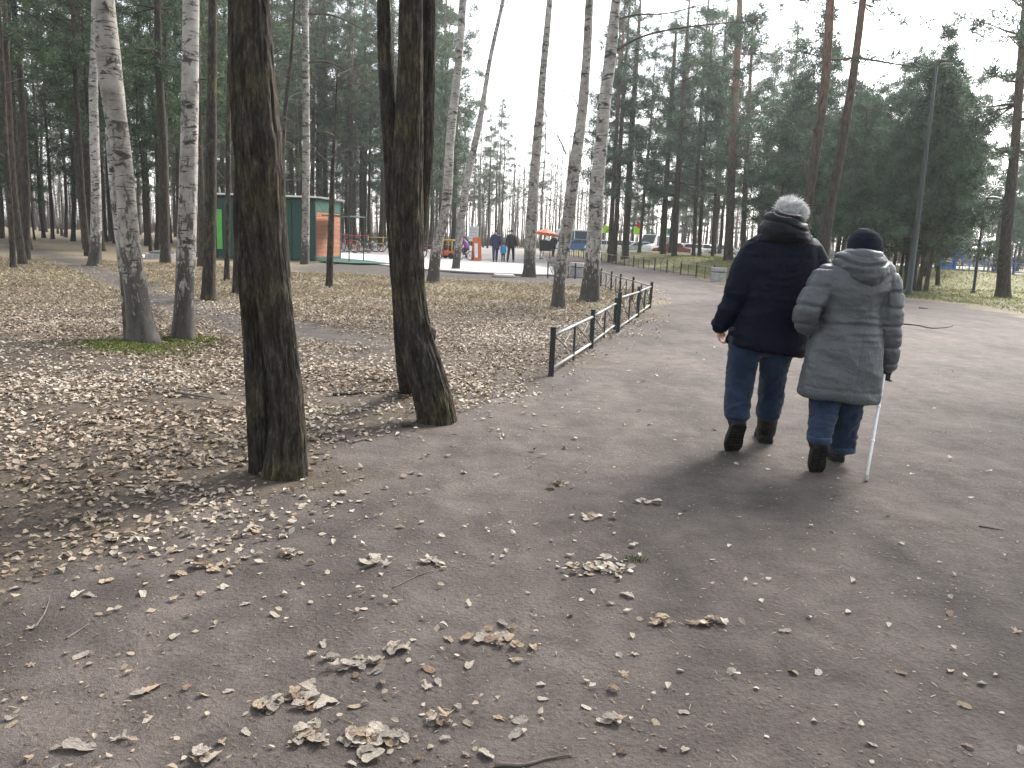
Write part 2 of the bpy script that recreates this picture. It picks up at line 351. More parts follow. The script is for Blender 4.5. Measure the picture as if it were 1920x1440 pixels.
g3 = np.c_[gp, np.zeros(len(gp))]
dp = sdist(PATH, gp); dp_n = dp + 0.35*fbm(g3, 1.1, 3)*(1+0.05*gp[:, 1])
m_path = 1-sstep(-0.35, 0.75, dp_n)
dtr = segdist(TRAIL, gp); m_trail = (1-sstep(0.25, 0.95, dtr+0.3*fbm(g3, 1.3, 2)))
u_ = FF1-FF0; u_ /= np.linalg.norm(u_); n_ = np.array([u_[1], -u_[0]]); n_ = n_ if n_[0] > 0 else -n_
s_ff = (gp-FF0) @ n_
right = sstep(5.0, 8.0, gp[:, 0]-0.02*gp[:, 1])
m_lawn = np.clip(right*sstep(0.0, 3.5, dp+0.9*fbm(g3, 0.5, 3))*sstep(16, 20, gp[:, 1]) + sstep(0, 1.5, s_ff)*sstep(30, 34, gp[:, 1]), 0, 1)
m_dry = sstep(12.5, 21, gp[:, 1]+2.5*fbm(g3, 0.35, 3))*(1-m_lawn)
nearplaza = sstep(24.5, 27.5, gp[:, 1]+0.25*gp[:, 0]+0.8*fbm(g3, 0.4, 2))*sstep(-9.5, -7.5, gp[:, 0])*(1-sstep(2, 7, gp[:, 0]))
m_trail = np.clip(m_trail + nearplaza*(1-m_lawn), 0, 1)
damp = np.clip(fbm(g3+5, 0.7, 4)*0.9+0.1, 0, 1)
fin = inside(PATH, GV[GF].mean(1)[:, :2])
def ground_mat():
    m, nt = new_mat('ground'); v = tcoord(nt); path, trail, lawn, dry, dampa = (attr(nt, k) for k in ('path', 'trail', 'lawn', 'dry', 'damp'))
    big = ntex(nt, v, 0.55, 5, 0.6); mid = ntex(nt, v, 4.5, 5, 0.65, 0.3); fine = ntex(nt, v, 55, 4, 0.7); grit = ntex(nt, v, 190, 3, 0.7)
    streak = ntex(nt, tcoord(nt, (1.0, 0.28, 1)), 1.6, 4, 0.6, 0.5)
    pc = ramp(nt, mth(nt, 'ADD', mth(nt, 'MULTIPLY', mid, 0.55), mth(nt, 'MULTIPLY', fine, 0.45)), [(0.36, (0.056, 0.0465, 0.0415)), (0.5, (0.094, 0.0785, 0.0705)), (0.66, (0.140, 0.118, 0.107))])
    pc = mix(nt, 1.0, pc, ramp(nt, mth(nt, 'ADD', mth(nt, 'MULTIPLY', streak, 0.5), mth(nt, 'MULTIPLY', big, 0.5)), [(0.36, (0.60, 0.585, 0.57)), (0.50, (1.0, 0.985, 0.965)), (0.64, (1.30, 1.25, 1.20))]), 'MULTIPLY')
    pc = mix(nt, mth(nt, 'MULTIPLY', smap(nt, grit, 0.66, 0.76), 0.5), pc, (0.20, 0.175, 0.16))
    pc = mix(nt, mth(nt, 'MULTIPLY', smap(nt, grit, 0.36, 0.28), 0.6), pc, (0.035, 0.030, 0.028))
    lc = ramp(nt, mth(nt, 'ADD', mth(nt, 'MULTIPLY', fine, 0.6), mth(nt, 'MULTIPLY', mid, 0.4)), [(0.36, (0.030, 0.024, 0.019)), (0.5, (0.075, 0.058, 0.043)), (0.66, (0.15, 0.12, 0.088))])
    dc = ramp(nt, mth(nt, 'ADD', mth(nt, 'MULTIPLY', fine, 0.45), mth(nt, 'MULTIPLY', mid, 0.55)), [(0.34, (0.085, 0.068, 0.042)), (0.5, (0.175, 0.143, 0.092)), (0.68, (0.26, 0.217, 0.145))])
    wc = ramp(nt, mth(nt, 'ADD', mth(nt, 'MULTIPLY', fine, 0.35), mth(nt, 'MULTIPLY', big, 0.65)), [(0.34, (0.085, 0.085, 0.030)), (0.5, (0.155, 0.145, 0.052)), (0.68, (0.23, 0.20, 0.085))])
    tc = ramp(nt, mid, [(0.32, (0.042, 0.035, 0.031)), (0.7, (0.095, 0.08, 0.069))])
    c = mix(nt, dry, lc, dc); c = mix(nt, trail, c, tc); c = mix(nt, lawn, c, wc)
    c = mix(nt, smap(nt, mth(nt, 'ADD', path, mth(nt, 'MULTIPLY', mth(nt, 'SUBTRACT', fine, 0.5), 0.9)), 0.25, 0.75), c, pc)
    c = mix(nt, mth(nt, 'MULTIPLY', dampa, 0.38), c, mix(nt, 1.0, c, (0.50, 0.49, 0.50), 'MULTIPLY'))
    h = mth(nt, 'ADD', mth(nt, 'ADD', mth(nt, 'MULTIPLY', mid, 1.0), mth(nt, 'MULTIPLY', fine, 0.45)), mth(nt, 'MULTIPLY', grit, 0.18))
    finish(nt, c, 0.85, bumpn(nt, h, 0.026), 0.25); return m
MT['ground'] = ground_mat()
def ground_obj(name, sel):
    f = GF[sel]; used, inv = np.unique(f, return_inverse=True)
    me = make_mesh(name, GV[used], inv.reshape(-1, 4))
    for k, a in (('path', m_path), ('trail', m_trail), ('lawn', m_lawn), ('dry', m_dry), ('damp', damp)):
        me.attributes.new(k, 'FLOAT', 'POINT').data.foreach_set('value', a[used].astype(np.float32))
    return tag(obj(name, me, MT['ground']), kind='structure')
tag(ground_obj('ground', ~fin), 'brown woodland ground with leaf litter and dry grass')
tag(ground_obj('dirt_path', fin), 'wide trodden dirt path curving away past the low fence')
def sheet(name, pts, z, m, label, thick=0.05):
    p = np.array([(q[0], q[1]) for q in pts]); n = len(p)
    V = [(x, y, z) for x, y in p]+[(x, y, z-thick) for x, y in p]
    Fc = [tuple(range(n))]+[(i, i+n, (i+1) % n+n, (i+1) % n) for i in range(n)]
    bm = bmesh.new(); vs = [bm.verts.new(v) for v in V]
    for f in Fc: bm.faces.new([vs[i] for i in f])
    bmesh.ops.recalc_face_normals(bm, faces=bm.faces); me = bpy.data.meshes.new(name); bm.to_mesh(me); bm.free()
    return tag(obj(name, me, m), label, kind='structure')
sheet('plaza_pavement', [G(*q) for q in [(560, 489), (640, 489), (740, 501), (800, 507), (900, 513), (1000, 517), (1040, 517), (1037, 505), (1010, 470), (940, 463), (840, 459), (760, 456), (640, 452), (600, 460)]], 0.045, MT['asphalt'], 'grey asphalt plaza behind the trees')
sheet('pale_pavement', [G(*q) for q in [(640, 489), (740, 500.5), (800, 506.5), (900, 512.5), (1000, 516.5), (1034, 516.5), (1031, 505), (980, 496), (900, 490), (800, 485), (735, 481), (640, 476)]], 0.055, MT['concrete_pale'], 'pale concrete strip in front of the plaza', 0.03)
sheet('road', [(-30, 93), (70, 93), (110, 107), (-30, 107)], 0.03, MT['road_asphalt'], 'grey road far behind the grassy mound', 0.05)

# ------------------------------------------------------------------ tree builders
def cam_depth(p): return (np.asarray(p)-CAM) @ FW
def trace(pts, Y=None, H=None, wtop=0.35, lean=None):
    """pts: (px,py,width_px) from the base up; returns world points+radius, extended to height H."""
    b = G(pts[0][0], pts[0][1]); Y = b[1] if Y is None else Y
    q = []
    for i, (px, py, wd) in enumerate(pts):
        p = b.copy() if (i == 0 and Y == b[1]) else P(px, py, Y); q.append([*p, wd/2*cam_depth(p)/F])
    q = np.array(q)
    if H and H > q[-1, 2]:
        d = (q[-1, :3]-q[-2, :3]); d /= np.linalg.norm(d); d[:2] *= 0.6
        top = q[-1, :3]+d*(H-q[-1, 2])/d[2]; mid = (q[-1, :3]+top)/2
        q = np.vstack([q, [*mid, q[-1, 3]*(1+wtop)/2], [*top, max(0.012, q[-1, 3]*wtop*0.5)]])
    return q
def trunk_mesh(q, n=20, step=0.12, flare=0.35, rough=0.05, ridge=0.0, seed=0, sink=0.12):
    L = np.linalg.norm(np.diff(q[:, :3], axis=0), axis=1).sum(); s = resample(q, max(8, int(L/step)))
    s[0, 2] -= 0; first = s[0].copy(); first[2] -= sink; s = np.vstack([first, s])
    h = np.maximum(s[:, 2]-first[2]-sink, 0); rad = s[:, 3]*(1+flare*np.exp(-h/0.16))
    V, Fc = tube(s[:, :3], rad, n); m = len(s); C = np.repeat(s[:, :3], n, 0); R = np.repeat(rad, n)
    dirn = (V-C)/R[:, None]; a = np.tile(np.arange(n)*2*math.pi/n, m); hz = np.repeat(h, n)
    k = rough*fbm(np.c_[dirn*1.6, V[:, 2]*1.2]+0 if False else np.c_[dirn[:, 0]*1.6+seed, dirn[:, 1]*1.6, V[:, 2]*1.1], 1.0, 3)
    k = k + flare*0.55*np.exp(-hz/0.2)*np.cos(a*4+seed)*0.5
    if ridge:
        wv = noise(np.c_[dirn[:, 0]*4.5+seed, dirn[:, 1]*4.5, V[:, 2]*2.4], 1.0)*0.7+0.8*noise(np.c_[dirn[:, 0]*9, dirn[:, 1]*9+seed, V[:, 2]*6], 1.0)
        k = k + ridge*(1-2.2*np.abs(wv))
    V = C+dirn*(R*(1+k))[:, None]
    return V, Fc
def twigs_from(mb, base, dirv, L, r, depth, rg, droop=0.0, sides=4):
    n = 4; pts = [np.array(base)]; d = np.array(dirv, float); d /= np.linalg.norm(d)
    for i in range(n):
        d = d + rg.normal(0, 0.16, 3); d[2] -= droop*(i+1)/n; d /= np.linalg.norm(d); pts.append(pts[-1]+d*L/n)
    mb.tube(pts, np.linspace(r, max(0.0025, r*0.35), n+1), sides if r > 0.012 else 3, False)
    if depth > 0:
        for k in range(rg.integers(3, 6)):
            t = rg.uniform(0.3, 1.0); i = min(n-1, int(t*n)); p = pts[i]+(pts[i+1]-pts[i])*(t*n-i)
            az = rg.normal(0, 0.8, 3); dd = d+az; twigs_from(mb, p, dd, L*rg.uniform(0.4, 0.65), max(0.0028, r*0.5), depth-1, rg, droop*1.6+0.02, sides)
def bare_crown(rg, H, z0, nb=22, L=2.2, r=0.03, depth=2, up=0.7, droop=0.12):
    mb = MB()
    for i in range(nb):
        t = (i+rg.random())/nb; z = z0+(H-z0)*t; az = rg.uniform(0, 2*math.pi); l = L*(1-0.6*t)*rg.uniform(0.6, 1.2)
        twigs_from(mb, (0.04*math.cos(az), 0.04*math.sin(az), z), (math.cos(az), math.sin(az), up+0.5*t), l, r*(1-0.6*t), depth, rg, droop)
    return mb
def tufts(C, D, rg, nb=14, L=0.26, wd=0.030):
    nb = int(nb*2.0)
    """needle sprays: nb thin blades around each centre C, leaning along D"""
    n = len(C); dr = rg.normal(0, 1, (n, nb, 3)); dr /= np.linalg.norm(dr, axis=2)[:, :, None]
    dr = dr+0.55*D[:, None]+np.array([0, 0, 0.25]); dr /= np.linalg.norm(dr, axis=2)[:, :, None]
    side = np.cross(dr, rg.normal(0, 1, (n, nb, 3))); side /= np.linalg.norm(side, axis=2)[:, :, None]+1e-9
    l = L*rg.uniform(0.6, 1.25, (n, nb, 1)); w2 = wd*rg.uniform(0.7, 1.3, (n, nb, 1))/2; o = C[:, None]+rg.normal(0, L*0.22, (n, nb, 3))
    V = np.stack([o, o+dr*l*0.55+side*w2, o+dr*l, o+dr*l*0.55-side*w2], 2).reshape(-1, 3)
    b = np.arange(n*nb)[:, None]*4
    return V, np.concatenate([b+np.array([[0, 1, 2]]), b+np.array([[0, 2, 3]])], 0)
def pine(rg, H, z0, Lmax, r, whorls=16, per=4, nb=13, tl=0.27, lean=0.0, dead=8, dens=1.0, axis=None):
    """returns trunk MB (trunk + limbs) and needle arrays, base at origin"""
    n = 9; z = np.linspace(0, H, n); wob = np.cumsum(rg.normal(0, 0.05, (n, 2)), 0); wob -= wob[0]
    q = np.c_[wob[:, 0]+lean*z, wob[:, 1], z, r*(1-0.86*(z/H)**1.25)]
    mb = MB()
    if axis is None: V, Fc = trunk_mesh(q, 10, 0.5, 0.25, 0.05, 0, rg.uniform(0, 9)); mb.add(V, Fc)
    else: z = axis[:, 2]; q = axis
    ax = lambda zz: np.array([np.interp(zz, z, q[:, 0]), np.interp(zz, z, q[:, 1]), zz])
    for i in range(dead):
        zz = rg.uniform(max(1.6, z0*0.35), z0); az = rg.uniform(0, 6.28); twigs_from(mb, ax(zz), (math.cos(az), math.sin(az), rg.uniform(-0.3, 0.25)), rg.uniform(0.5, 1.7), 0.017, 1, rg, 0.05, 3)
    C, D = [], []
    for i in range(whorls):
        t = (i+rg.uniform(0, 0.8))/whorls; zz = z0+(H-z0)*t; L = Lmax*(math.sin(math.pi*min(1, 0.28+0.72*t))**0.7 if t < 0.99 else 0.3)*(1-0.35*t)
        for k in range(per):
            az = rg.uniform(0, 6.28); l = L*rg.uniform(0.55, 1.25); el = -0.18+0.95*t**1.4+rg.normal(0, 0.14)
            d0 = np.array([math.cos(az), math.sin(az), math.tan(el)]); d0 /= np.linalg.norm(d0)
            p = ax(zz); pts = [p]; d = d0.copy()
            for j in range(4): d = d+rg.normal(0, 0.12, 3)+np.array([0, 0, 0.05]); d /= np.linalg.norm(d); pts.append(pts[-1]+d*l/4)
            pts = np.array(pts); mb.tube(pts, np.linspace(max(0.012, r*0.22*(1-0.6*t)), 0.006, 5), 4, False)
            m = max(3, int(l*5.2*dens))
            nc = max(2, int(l*1.7)); cl = []
            for j in range(nc):
                s = rg.uniform(0.35, 1.06)*4; a = min(3, int(s)); cl.append(pts[a]+(pts[a+1]-pts[a])*(s-a)+rg.normal(0, 1, 3)*np.array([0.32, 0.32, 0.10])*min(1.3, 0.5+l*0.3)); mb.tube([pts[a], cl[-1]], [0.007, 0.004], 3, False)
            for j in range(m):
                off = rg.normal(0, 1, 3)*np.array([0.20, 0.20, 0.10])*min(1.2, 0.7+l*0.15); C.append(cl[j % nc]+off); D.append(d*0.7+off)
    for j in range(int(10*dens)): C.append(ax(H)+rg.normal(0, 1, 3)*np.array([0.25, 0.25, 0.35])); D.append(np.array([0, 0, 1.0]))
    return mb, tufts(np.array(C), np.array(D), rg, nb, tl)
def tri_mesh(name, VF): return make_mesh(name, VF[0], VF[1], False)
PROTO = {}
def pine_proto(key, **k):
    rg = np.random.default_rng(sum(map(ord, key))); kind = k.pop('kind', 'pine_tree'); bark = k.pop('bark', 'pine_bark_grey'); nee = k.pop('nee', 'needles')
    mb, nv = pine(rg, **k); a = mb.mesh(key+'_trunk'); a.materials.append(MT[bark]); b = tri_mesh(key+'_crown', nv); b.materials.append(MT[nee]); PROTO[key] = (kind, a, b)
for i in range(5): pine_proto('forest%d' % i, H=17+i*0.8, z0=6.0+1.0*(i % 3), Lmax=1.9+0.15*i, r=0.125+0.015*i, whorls=15, per=4, nb=13, tl=0.30, dead=12)
for i in range(2): pine_proto('understorey%d' % i, H=9+2*i, z0=2.8+0.6*i, Lmax=1.7, r=0.075, whorls=13, per=4, nb=12, tl=0.30, dead=9)
for i in range(4): pine_proto('broad%d' % i, H=15.5+1.3*i, z0=3.6+0.5*i, Lmax=3.0, r=0.22, whorls=16, per=5, nb=14, tl=0.34, nee='needles_blue', bark='pine_bark', dead=6, dens=1.15)
for i in range(4): pine_proto('young%d' % i, H=7.6+0.8*i, z0=1.9+0.3*i, Lmax=2.1, r=0.085, whorls=14, per=5, nb=14, tl=0.27, nee='needles_blue', lean=0.03, dead=7, dens=1.2)
for i in range(3):
    rg = np.random.default_rng(40+i); H = 15+2*i; z = np.linspace(0, H, 8); wob = np.cumsum(rg.normal(0, 0.07, (8, 2)), 0)
    q = np.c_[wob[:, 0]-wob[0, 0], wob[:, 1]-wob[0, 1], z, 0.11*(1-0.85*z/H)]; V, Fc = trunk_mesh(q, 10, 0.4, 0.3, 0.05, 0, i); mb = MB(); mb.add(V, Fc)
    a = mb.mesh('far_birch_trunk'); a.materials.append(MT['birch_bark']); b = bare_crown(rg, H, 4.2, 34, 2.6, 0.028, 2).mesh('far_birch_crown'); b.materials.append(MT['twig']); PROTO['birch%d' % i] = ('birch_tree', a, b)
rg = np.random.default_rng(77); CROWN = []
for i in range(3):
    b = bare_crown(rg, 6.5, 0.0, 26, 2.3, 0.026, 2, 0.5, 0.2).mesh('bare_birch_crown'); b.materials.append(MT['twig']); CROWN.append(b)
def plant(key, x, y, rot, sc, label, group, name=None, z=None):
    kind, a, b = PROTO[key]; t = thing(name or kind, label, 'tree', (x, y, (gz1(x, y) if z is None else z)), rot, group); t.scale = (sc, sc, sc)
    obj('trunk', a, None, t); obj('crown', b, None, t); return t

# ---- traced trees
def traced_tree(name, label, pts, bark, H, n=20, step=0.1, rough=0.05, ridge=0.0, flare=0.35, crown=None, crown_z=6.0, extra=None, group=None, seed=0, Y=None, wtop=0.35, twig_n=None):
    q = trace(pts, Y, H, wtop); base = q[0, :3].copy(); base[2] = gz1(base[0], base[1]) if Y is None else base[2]
    t = thing(name, label, 'tree', tuple(base), 0, group)
    V, Fc = trunk_mesh(q, n, step, flare, rough, ridge, seed)
    part('trunk', make_mesh('trunk', V, Fc), MT[bark], t)
    if crown is not None:
        o = obj('crown', CROWN[crown], None, t); o.location = (np.interp(crown_z, q[:, 2], q[:, 0])-base[0], np.interp(crown_z, q[:, 2], q[:, 1])-base[1], crown_z)
        o.rotation_euler = (0, 0, seed*1.7)
    return t, q
def branch_part(t, pts, r0, r1, m, Y, name='branch', tw=0, seed=1, dz=0.0):
    rg = np.random.default_rng(seed); w = [P(px, py, Y+(e[0] if e else 0)) for px, py, *e in pts]; w = resample(np.array(w), max(6, len(w)*3)); mb = MB(); mb.tube(w, np.linspace(r0, r1, len(w)), 6)
    for k in range(tw):
        i = rg.integers(len(w)//3, len(w)-1); twigs_from(mb, w[i], (w[i+1]-w[i])/np.linalg.norm(w[i+1]-w[i])+rg.normal(0, 0.5, 3), rg.uniform(0.3, 0.9), r1*0.8, 1, rg, 0.1, 3)
    return part(name, mb.mesh(name), MT[m], t)

# ---- the two dark trees beside the path
def stem(pts, H=None, wtop=0.5):
    q = np.array([[*P(px, py, Y), wd/2*cam_depth(P(px, py, Y))/F] for px, py, wd, Y in pts])
    if H:
        d = q[-1, :3]-q[-3, :3]; d /= np.linalg.norm(d); top = q[-1, :3]+d*(H-q[-1, 2])/max(0.3, d[2]); q = np.vstack([q, [*((q[-1, :3]+top)/2), q[-1, 3]*0.8], [*top, q[-1, 3]*wtop]])
    return q
def big_tree(name, label, stems, base, limbs, seed):
    t = thing(name, label, 'tree', (base[0], base[1], 0))
    for k, (q, fl) in enumerate(stems):
        V, Fc = trunk_mesh(q, 140, 0.022, fl, 0.06, 0.075, seed+3*k, 0.1); part('trunk', make_mesh('trunk', V, Fc), MT['dark_bark'], t)
    rg = np.random.default_rng(seed); mb = MB()
    for q, fl in stems:
        for i in range(limbs if q[-1, 2] > 5 else 0):
            z = rg.uniform(4.3, q[-1, 2]); az = rg.uniform(0, 6.28); p = (np.interp(z, q[:, 2], q[:, 0]), np.interp(z, q[:, 2], q[:, 1]), z)
            twigs_from(mb, p, (math.cos(az), math.sin(az), 0.9), rg.uniform(1.2, 2.4), 0.035, 2, rg, 0.05)
    part('crown', mb.mesh('crown'), MT['twig'], t); return t
Y1 = G(535, 890)[1]
T1 = big_tree('linden_tree', 'thick dark tree of two stems grown together, nearest the camera beside the path',
    [(stem([(535, 893, 64, Y1), (539, 820, 63, Y1), (537, 749, 61, Y1), (523, 632, 60, Y1), (506, 496, 63, Y1), (495, 400, 72, Y1), (484, 280, 86, Y1), (474, 150, 82, Y1), (468, 0, 72, Y1)], 9.0), 0.28),
     (stem([(492, 886, 44, Y1+0.05), (488, 800, 46, Y1+0.05), (482, 632, 49, Y1+0.06), (470, 496, 48, Y1+0.06), (463, 400, 48, Y1+0.06), (466, 300, 46, Y1+0.06), (470, 200, 40, Y1+0.08)]), 0.08)], G(520, 888), 9, 3)
Y2 = G(818, 790)[1]; Y2b = G(768, 731)[1]
T2 = big_tree('linden_tree', 'dark tree with bent flaring foot and three stems, second from the camera',
    [(stem([(820, 794, 58, Y2), (812, 752, 62, Y2), (795, 690, 66, Y2+0.02), (779, 630, 62, Y2+0.03), (769, 560, 57, Y2+0.05), (765, 480, 56, Y2+0.06), (762, 400, 57, Y2+0.06), (764, 300, 54, Y2+0.06), (768, 200, 48, Y2+0.06), (771, 100, 44, Y2+0.06), (771, 0, 42, Y2+0.06)], 10.0), 0.22),
     (stem([(770, 733, 36, Y2b), (765, 690, 40, Y2b-0.35), (760, 620, 42, Y2b-0.75), (757, 560, 42, Y2+0.25), (750, 480, 40, Y2+0.2), (745, 380, 42, Y2+0.15), (739, 300, 36, Y2+0.14), (729, 200, 30, Y2+0.14), (722, 100, 26, Y2+0.14), (719, 0, 23, Y2+0.14)], 8.5), 0.12),
     (stem([(782, 460, 24, Y2+0.16), (790, 380, 27, Y2+0.17), (797, 300, 27, Y2+0.18), (801, 200, 26, Y2+0.18), (804, 100, 25, Y2+0.18), (804, 0, 23, Y2+0.18)], 8.5), 0.0)], G(810, 780), 6, 11)
_b = MB(); _c = P(806, 628, Y2+0.06); bm = bmesh.new(); bmesh.ops.create_icosphere(bm, subdivisions=3, radius=0.055)
for v in bm.verts: v.co = Vector(_c+np.array(v.co)*np.array([0.9, 1, 1.1])*(1+0.25*noise(np.array([v.co[:]])*30)[0]))
_b.addbm(bm); part('burl', _b.mesh('burl'), MT['dark_bark'], T2)

# ---- traced birches
def birch(label, pts, H, crown=0, crown_z=7.5, seed=0, extra=None, n=28):
    q = trace(pts, None, H, 0.5); t = thing('birch_tree', label, 'tree', (q[0, 0], q[0, 1], gz1(q[0, 0], q[0, 1])))
    V, Fc = trunk_mesh(q, n, 0.07, 0.22, 0.10, 0.0, seed); part('trunk', make_mesh('trunk', V, Fc), MT['birch_bark'], t)
    for e in (extra or []):
        q2 = trace(e, G(pts[0][0], pts[0][1])[1]+0.15, None); q2[0, 2] = min(q2[0, 2], 0.02); V, Fc = trunk_mesh(q2, n, 0.07, 0.15, 0.05, 0, seed+2); part('trunk', make_mesh('trunk', V, Fc), MT['birch_bark'], t)
    o = obj('crown', CROWN[crown], None, t); o.location = (np.interp(crown_z, q[:, 2], q[:, 0])-q[0, 0], np.interp(crown_z, q[:, 2], q[:, 1])-q[0, 1], crown_z); o.rotation_euler = (0, 0, seed*1.7)
    return t
birch('leaning forked birch with dark rough foot standing on the green moss patch', [(268, 641, 54), (258, 575, 43), (248, 500, 39), (240, 420, 37), (231, 310, 34), (216, 210, 38), (203, 110, 42), (193, 0, 40)], 11, 0, 7, 1, [[(241, 629, 15), (234, 520, 19), (224, 420, 22), (215, 330, 22), (208, 240, 20)]])
birch('straight white birch at the right end of the moss patch', [(343, 635, 40), (346, 560, 33), (350, 450, 33), (354, 300, 33), (357, 150, 32), (358, 0, 30)], 12, 1, 7.5, 2)
birch('slim white birch deeper in the wood left of the leaning forked birch', [(178, 497, 22), (180, 430, 20), (180, 350, 18), (177, 250, 17), (175, 180, 16), (178, 60, 14)], 14, 2, 8, 3)
bk = birch('slim birch standing in front of the green kiosk wall', [(572, 495, 15), (573, 420, 14), (574, 300, 14), (574, 200, 13), (573, 100, 13), (572, 0, 12)], 15, 0, 9, 4)
birch('grey spotted birch just right of the bent dark tree, before the pale strip', [(812, 531, 22), (820, 460, 19), (830, 420, 18), (846, 240, 17), (860, 112, 15), (868, 0, 14)], 13, 1, 9, 5)
birch('thin pale birch beside the child cyclist, curving right at the top', [(854, 506, 14), (864, 420, 14), (872, 360, 14), (900, 225, 11), (921, 100, 8), (943, 0, 7)], 16, 2, 10, 6)
birch('spotted birch standing alone at the pale strip between walkers and orange parasol', [(992, 518, 24), (994, 460, 22), (998, 390, 21), (1012, 210, 15), (1022, 94, 13), (1031, 0, 11)], 15, 0, 10, 7)
b8 = birch('left birch of the pair inside the low fence corner', [(1046, 578, 25), (1051, 505, 21), (1064, 425, 23), (1076, 320, 22), (1088, 240, 20), (1099, 124, 17), (1105, 0, 15)], 13, 1, 8.5, 8)
b9 = birch('right thicker black and white birch of the pair inside the low fence corner', [(1105, 565, 36), (1111, 490, 30), (1117, 400, 27), (1129, 244, 24), (1142, 124, 22), (1155, 0, 18)], 13, 2, 8.5, 9)
yk = G(572, 495)[1]; branch_part(bk, [(574, 118), (610, 115), (660, 140), (700, 180), (735, 235)], 0.05, 0.015, 'twig', yk, tw=7, seed=5); branch_part(bk, [(573, 26), (620, 28), (680, 55), (735, 90)], 0.045, 0.013, 'twig', yk, tw=7, seed=6)
y9 = G(1105, 565)[1]; branch_part(b9, [(1146, 100), (1200, 70), (1260, 55), (1340, 45), (1440, 38)], 0.03, 0.008, 'twig', y9, tw=9, seed=7); branch_part(b9, [(1150, 40), (1180, 30), (1250, 25), (1330, 5)], 0.025, 0.008, 'twig', y9, tw=6, seed=8)
b7y = G(992, 518)[1]
for i, (t, pts, y) in enumerate([(b8, [(1090, 225), (1070, 175), (1040, 165)], G(1046, 578)[1]), (b8, [(1062, 290), (1040, 250), (1020, 240)], G(1046, 578)[1]), (b9, [(1120, 330), (1140, 300), (1170, 290)], y9)]): branch_part(t, pts, 0.018, 0.006, 'twig', y, tw=4, seed=20+i)
# ---- thin dark trunks in the wood on the left
def slim(label, pts, H, seed, bark='dark_bark', name='bare_tree'):
    q = trace(pts, None, H, 0.4); t = thing(name, label, 'tree', (q[0, 0], q[0, 1], gz1(q[0, 0], q[0, 1])))
    V, Fc = trunk_mesh(q, 18, 0.1, 0.25, 0.05, 0.03, seed); part('trunk', make_mesh('trunk', V, Fc), MT[bark], t)
    mb = MB(); rg = np.random.default_rng(seed)
    for i in range(14):
        z = rg.uniform(min(2.2, H*0.4), H); az = rg.uniform(0, 6.28); twigs_from(mb, (np.interp(z, q[:, 2], q[:, 0]), np.interp(z, q[:, 2], q[:, 1]), z), (math.cos(az), math.sin(az), 0.5), rg.uniform(0.5, 1.5), 0.014, 2, rg, 0.06, 3)
    part('crown', mb.mesh('crown'), MT['twig'], t); return t
slim('straight dark trunk between the white birch and the double dark tree', [(391, 562, 24), (394, 400, 22), (397, 200, 18), (399, 0, 15)], 12, 31)
slim('thin grey stem in front of the light green kiosk door', [(425, 528, 10), (427, 400, 9), (428, 250, 8), (430, 100, 7)], 8, 32)
slim('thin dark stem half hidden left of the double dark tree', [(443, 553, 15), (445, 470, 14), (447, 330, 12), (448, 100, 10)], 10, 33)
slim('thin dark sapling in front of the brown planked kiosk front', [(617, 539, 13), (620, 450, 12), (622, 380, 10), (624, 310, 7), (628, 250, 4)], 5.2, 34)
slim('thin dark sapling by the left picture edge', [(25, 502, 10), (20, 400, 9), (12, 280, 8), (6, 150, 7)], 9, 35)
slim('mossy slim trunk just right of the double dark tree', [(540, 526, 12), (531, 400, 11), (529, 300, 10), (534, 215, 8), (545, 120, 6)], 8, 36)
# ---- pines at the right
def traced_pine(label, pts, H, z0, Lmax, seed, Y=None, bark='pine_bark', whorls=9, per=3, dens=1.0, nb=14, tl=0.27, z=None, dead=5):
    if Y is None: Y = G(pts[0][0], pts[0][1])[1]
    q = np.array([[*P(px, py, Y), wd/2*Y/F] for px, py, wd in pts]); g = gz1(q[0, 0], q[0, 1]); q[0, 2] = g
    d = q[-1, :3]-q[-2, :3]; d /= np.linalg.norm(d); top = q[-1, :3]+d*max(0.5, H-q[-1, 2])/max(0.5, d[2]); q = np.vstack([q, [*((q[-1, :3]+top)/2), q[-1, 3]*0.7], [*top, 0.03]])
    t = thing('pine_tree', label, 'tree', (q[0, 0], q[0, 1], g)); rg = np.random.default_rng(seed)
    V, Fc = trunk_mesh(q, 18, 0.15, 0.22, 0.04, 0.02, seed)
    mb, nv = pine(rg, q[-1, 2], z0, Lmax, q[0, 3], whorls, per, nb, tl, 0, dead, dens, axis=q)
    mb.add(V, Fc); part('trunk', mb.mesh('trunk'), MT[bark], t); part('crown', tri_mesh('crown', nv), MT['needles_blue'], t); return t
traced_pine('tall leaning reddish pine right behind the man, left one of two', [(1500, 558, 21), (1513, 394, 18), (1526, 306, 17), (1549, 131, 15), (1557, 0, 14)], 15.5, 8.2, 1.9, 51, whorls=5, per=2)
traced_pine('tall leaning pine between the couple, right one of two', [(1536, 560, 21), (1544, 481, 19), (1552, 416, 18), (1572, 306, 17), (1598, 153, 14), (1618, 0, 12)], 14.5, 6.6, 2.5, 52, whorls=6, per=2)
traced_pine('big pine with thick trunk on the lawn at the right picture edge', [(1880, 557, 25), (1886, 450, 20), (1893, 380, 18), (1905, 250, 15), (1915, 100, 12)], 12, 5.0, 2.6, 53, whorls=11, per=4)
traced_pine('orange barked pine rising beside the grey bin near the man', [(1364, 500, 17), (1369, 400, 15), (1375, 250, 14), (1385, 50, 11)], 19, 6.0, 3.2, 54, Y=47, whorls=15, per=5, dens=1.1, tl=0.34)
traced_pine('thinner reddish pine behind the orange barked pine near the man', [(1391, 498, 11), (1396, 380, 9), (1402, 250, 8)], 15, 6.0, 2.6, 55, Y=52, whorls=12, per=4, tl=0.34)
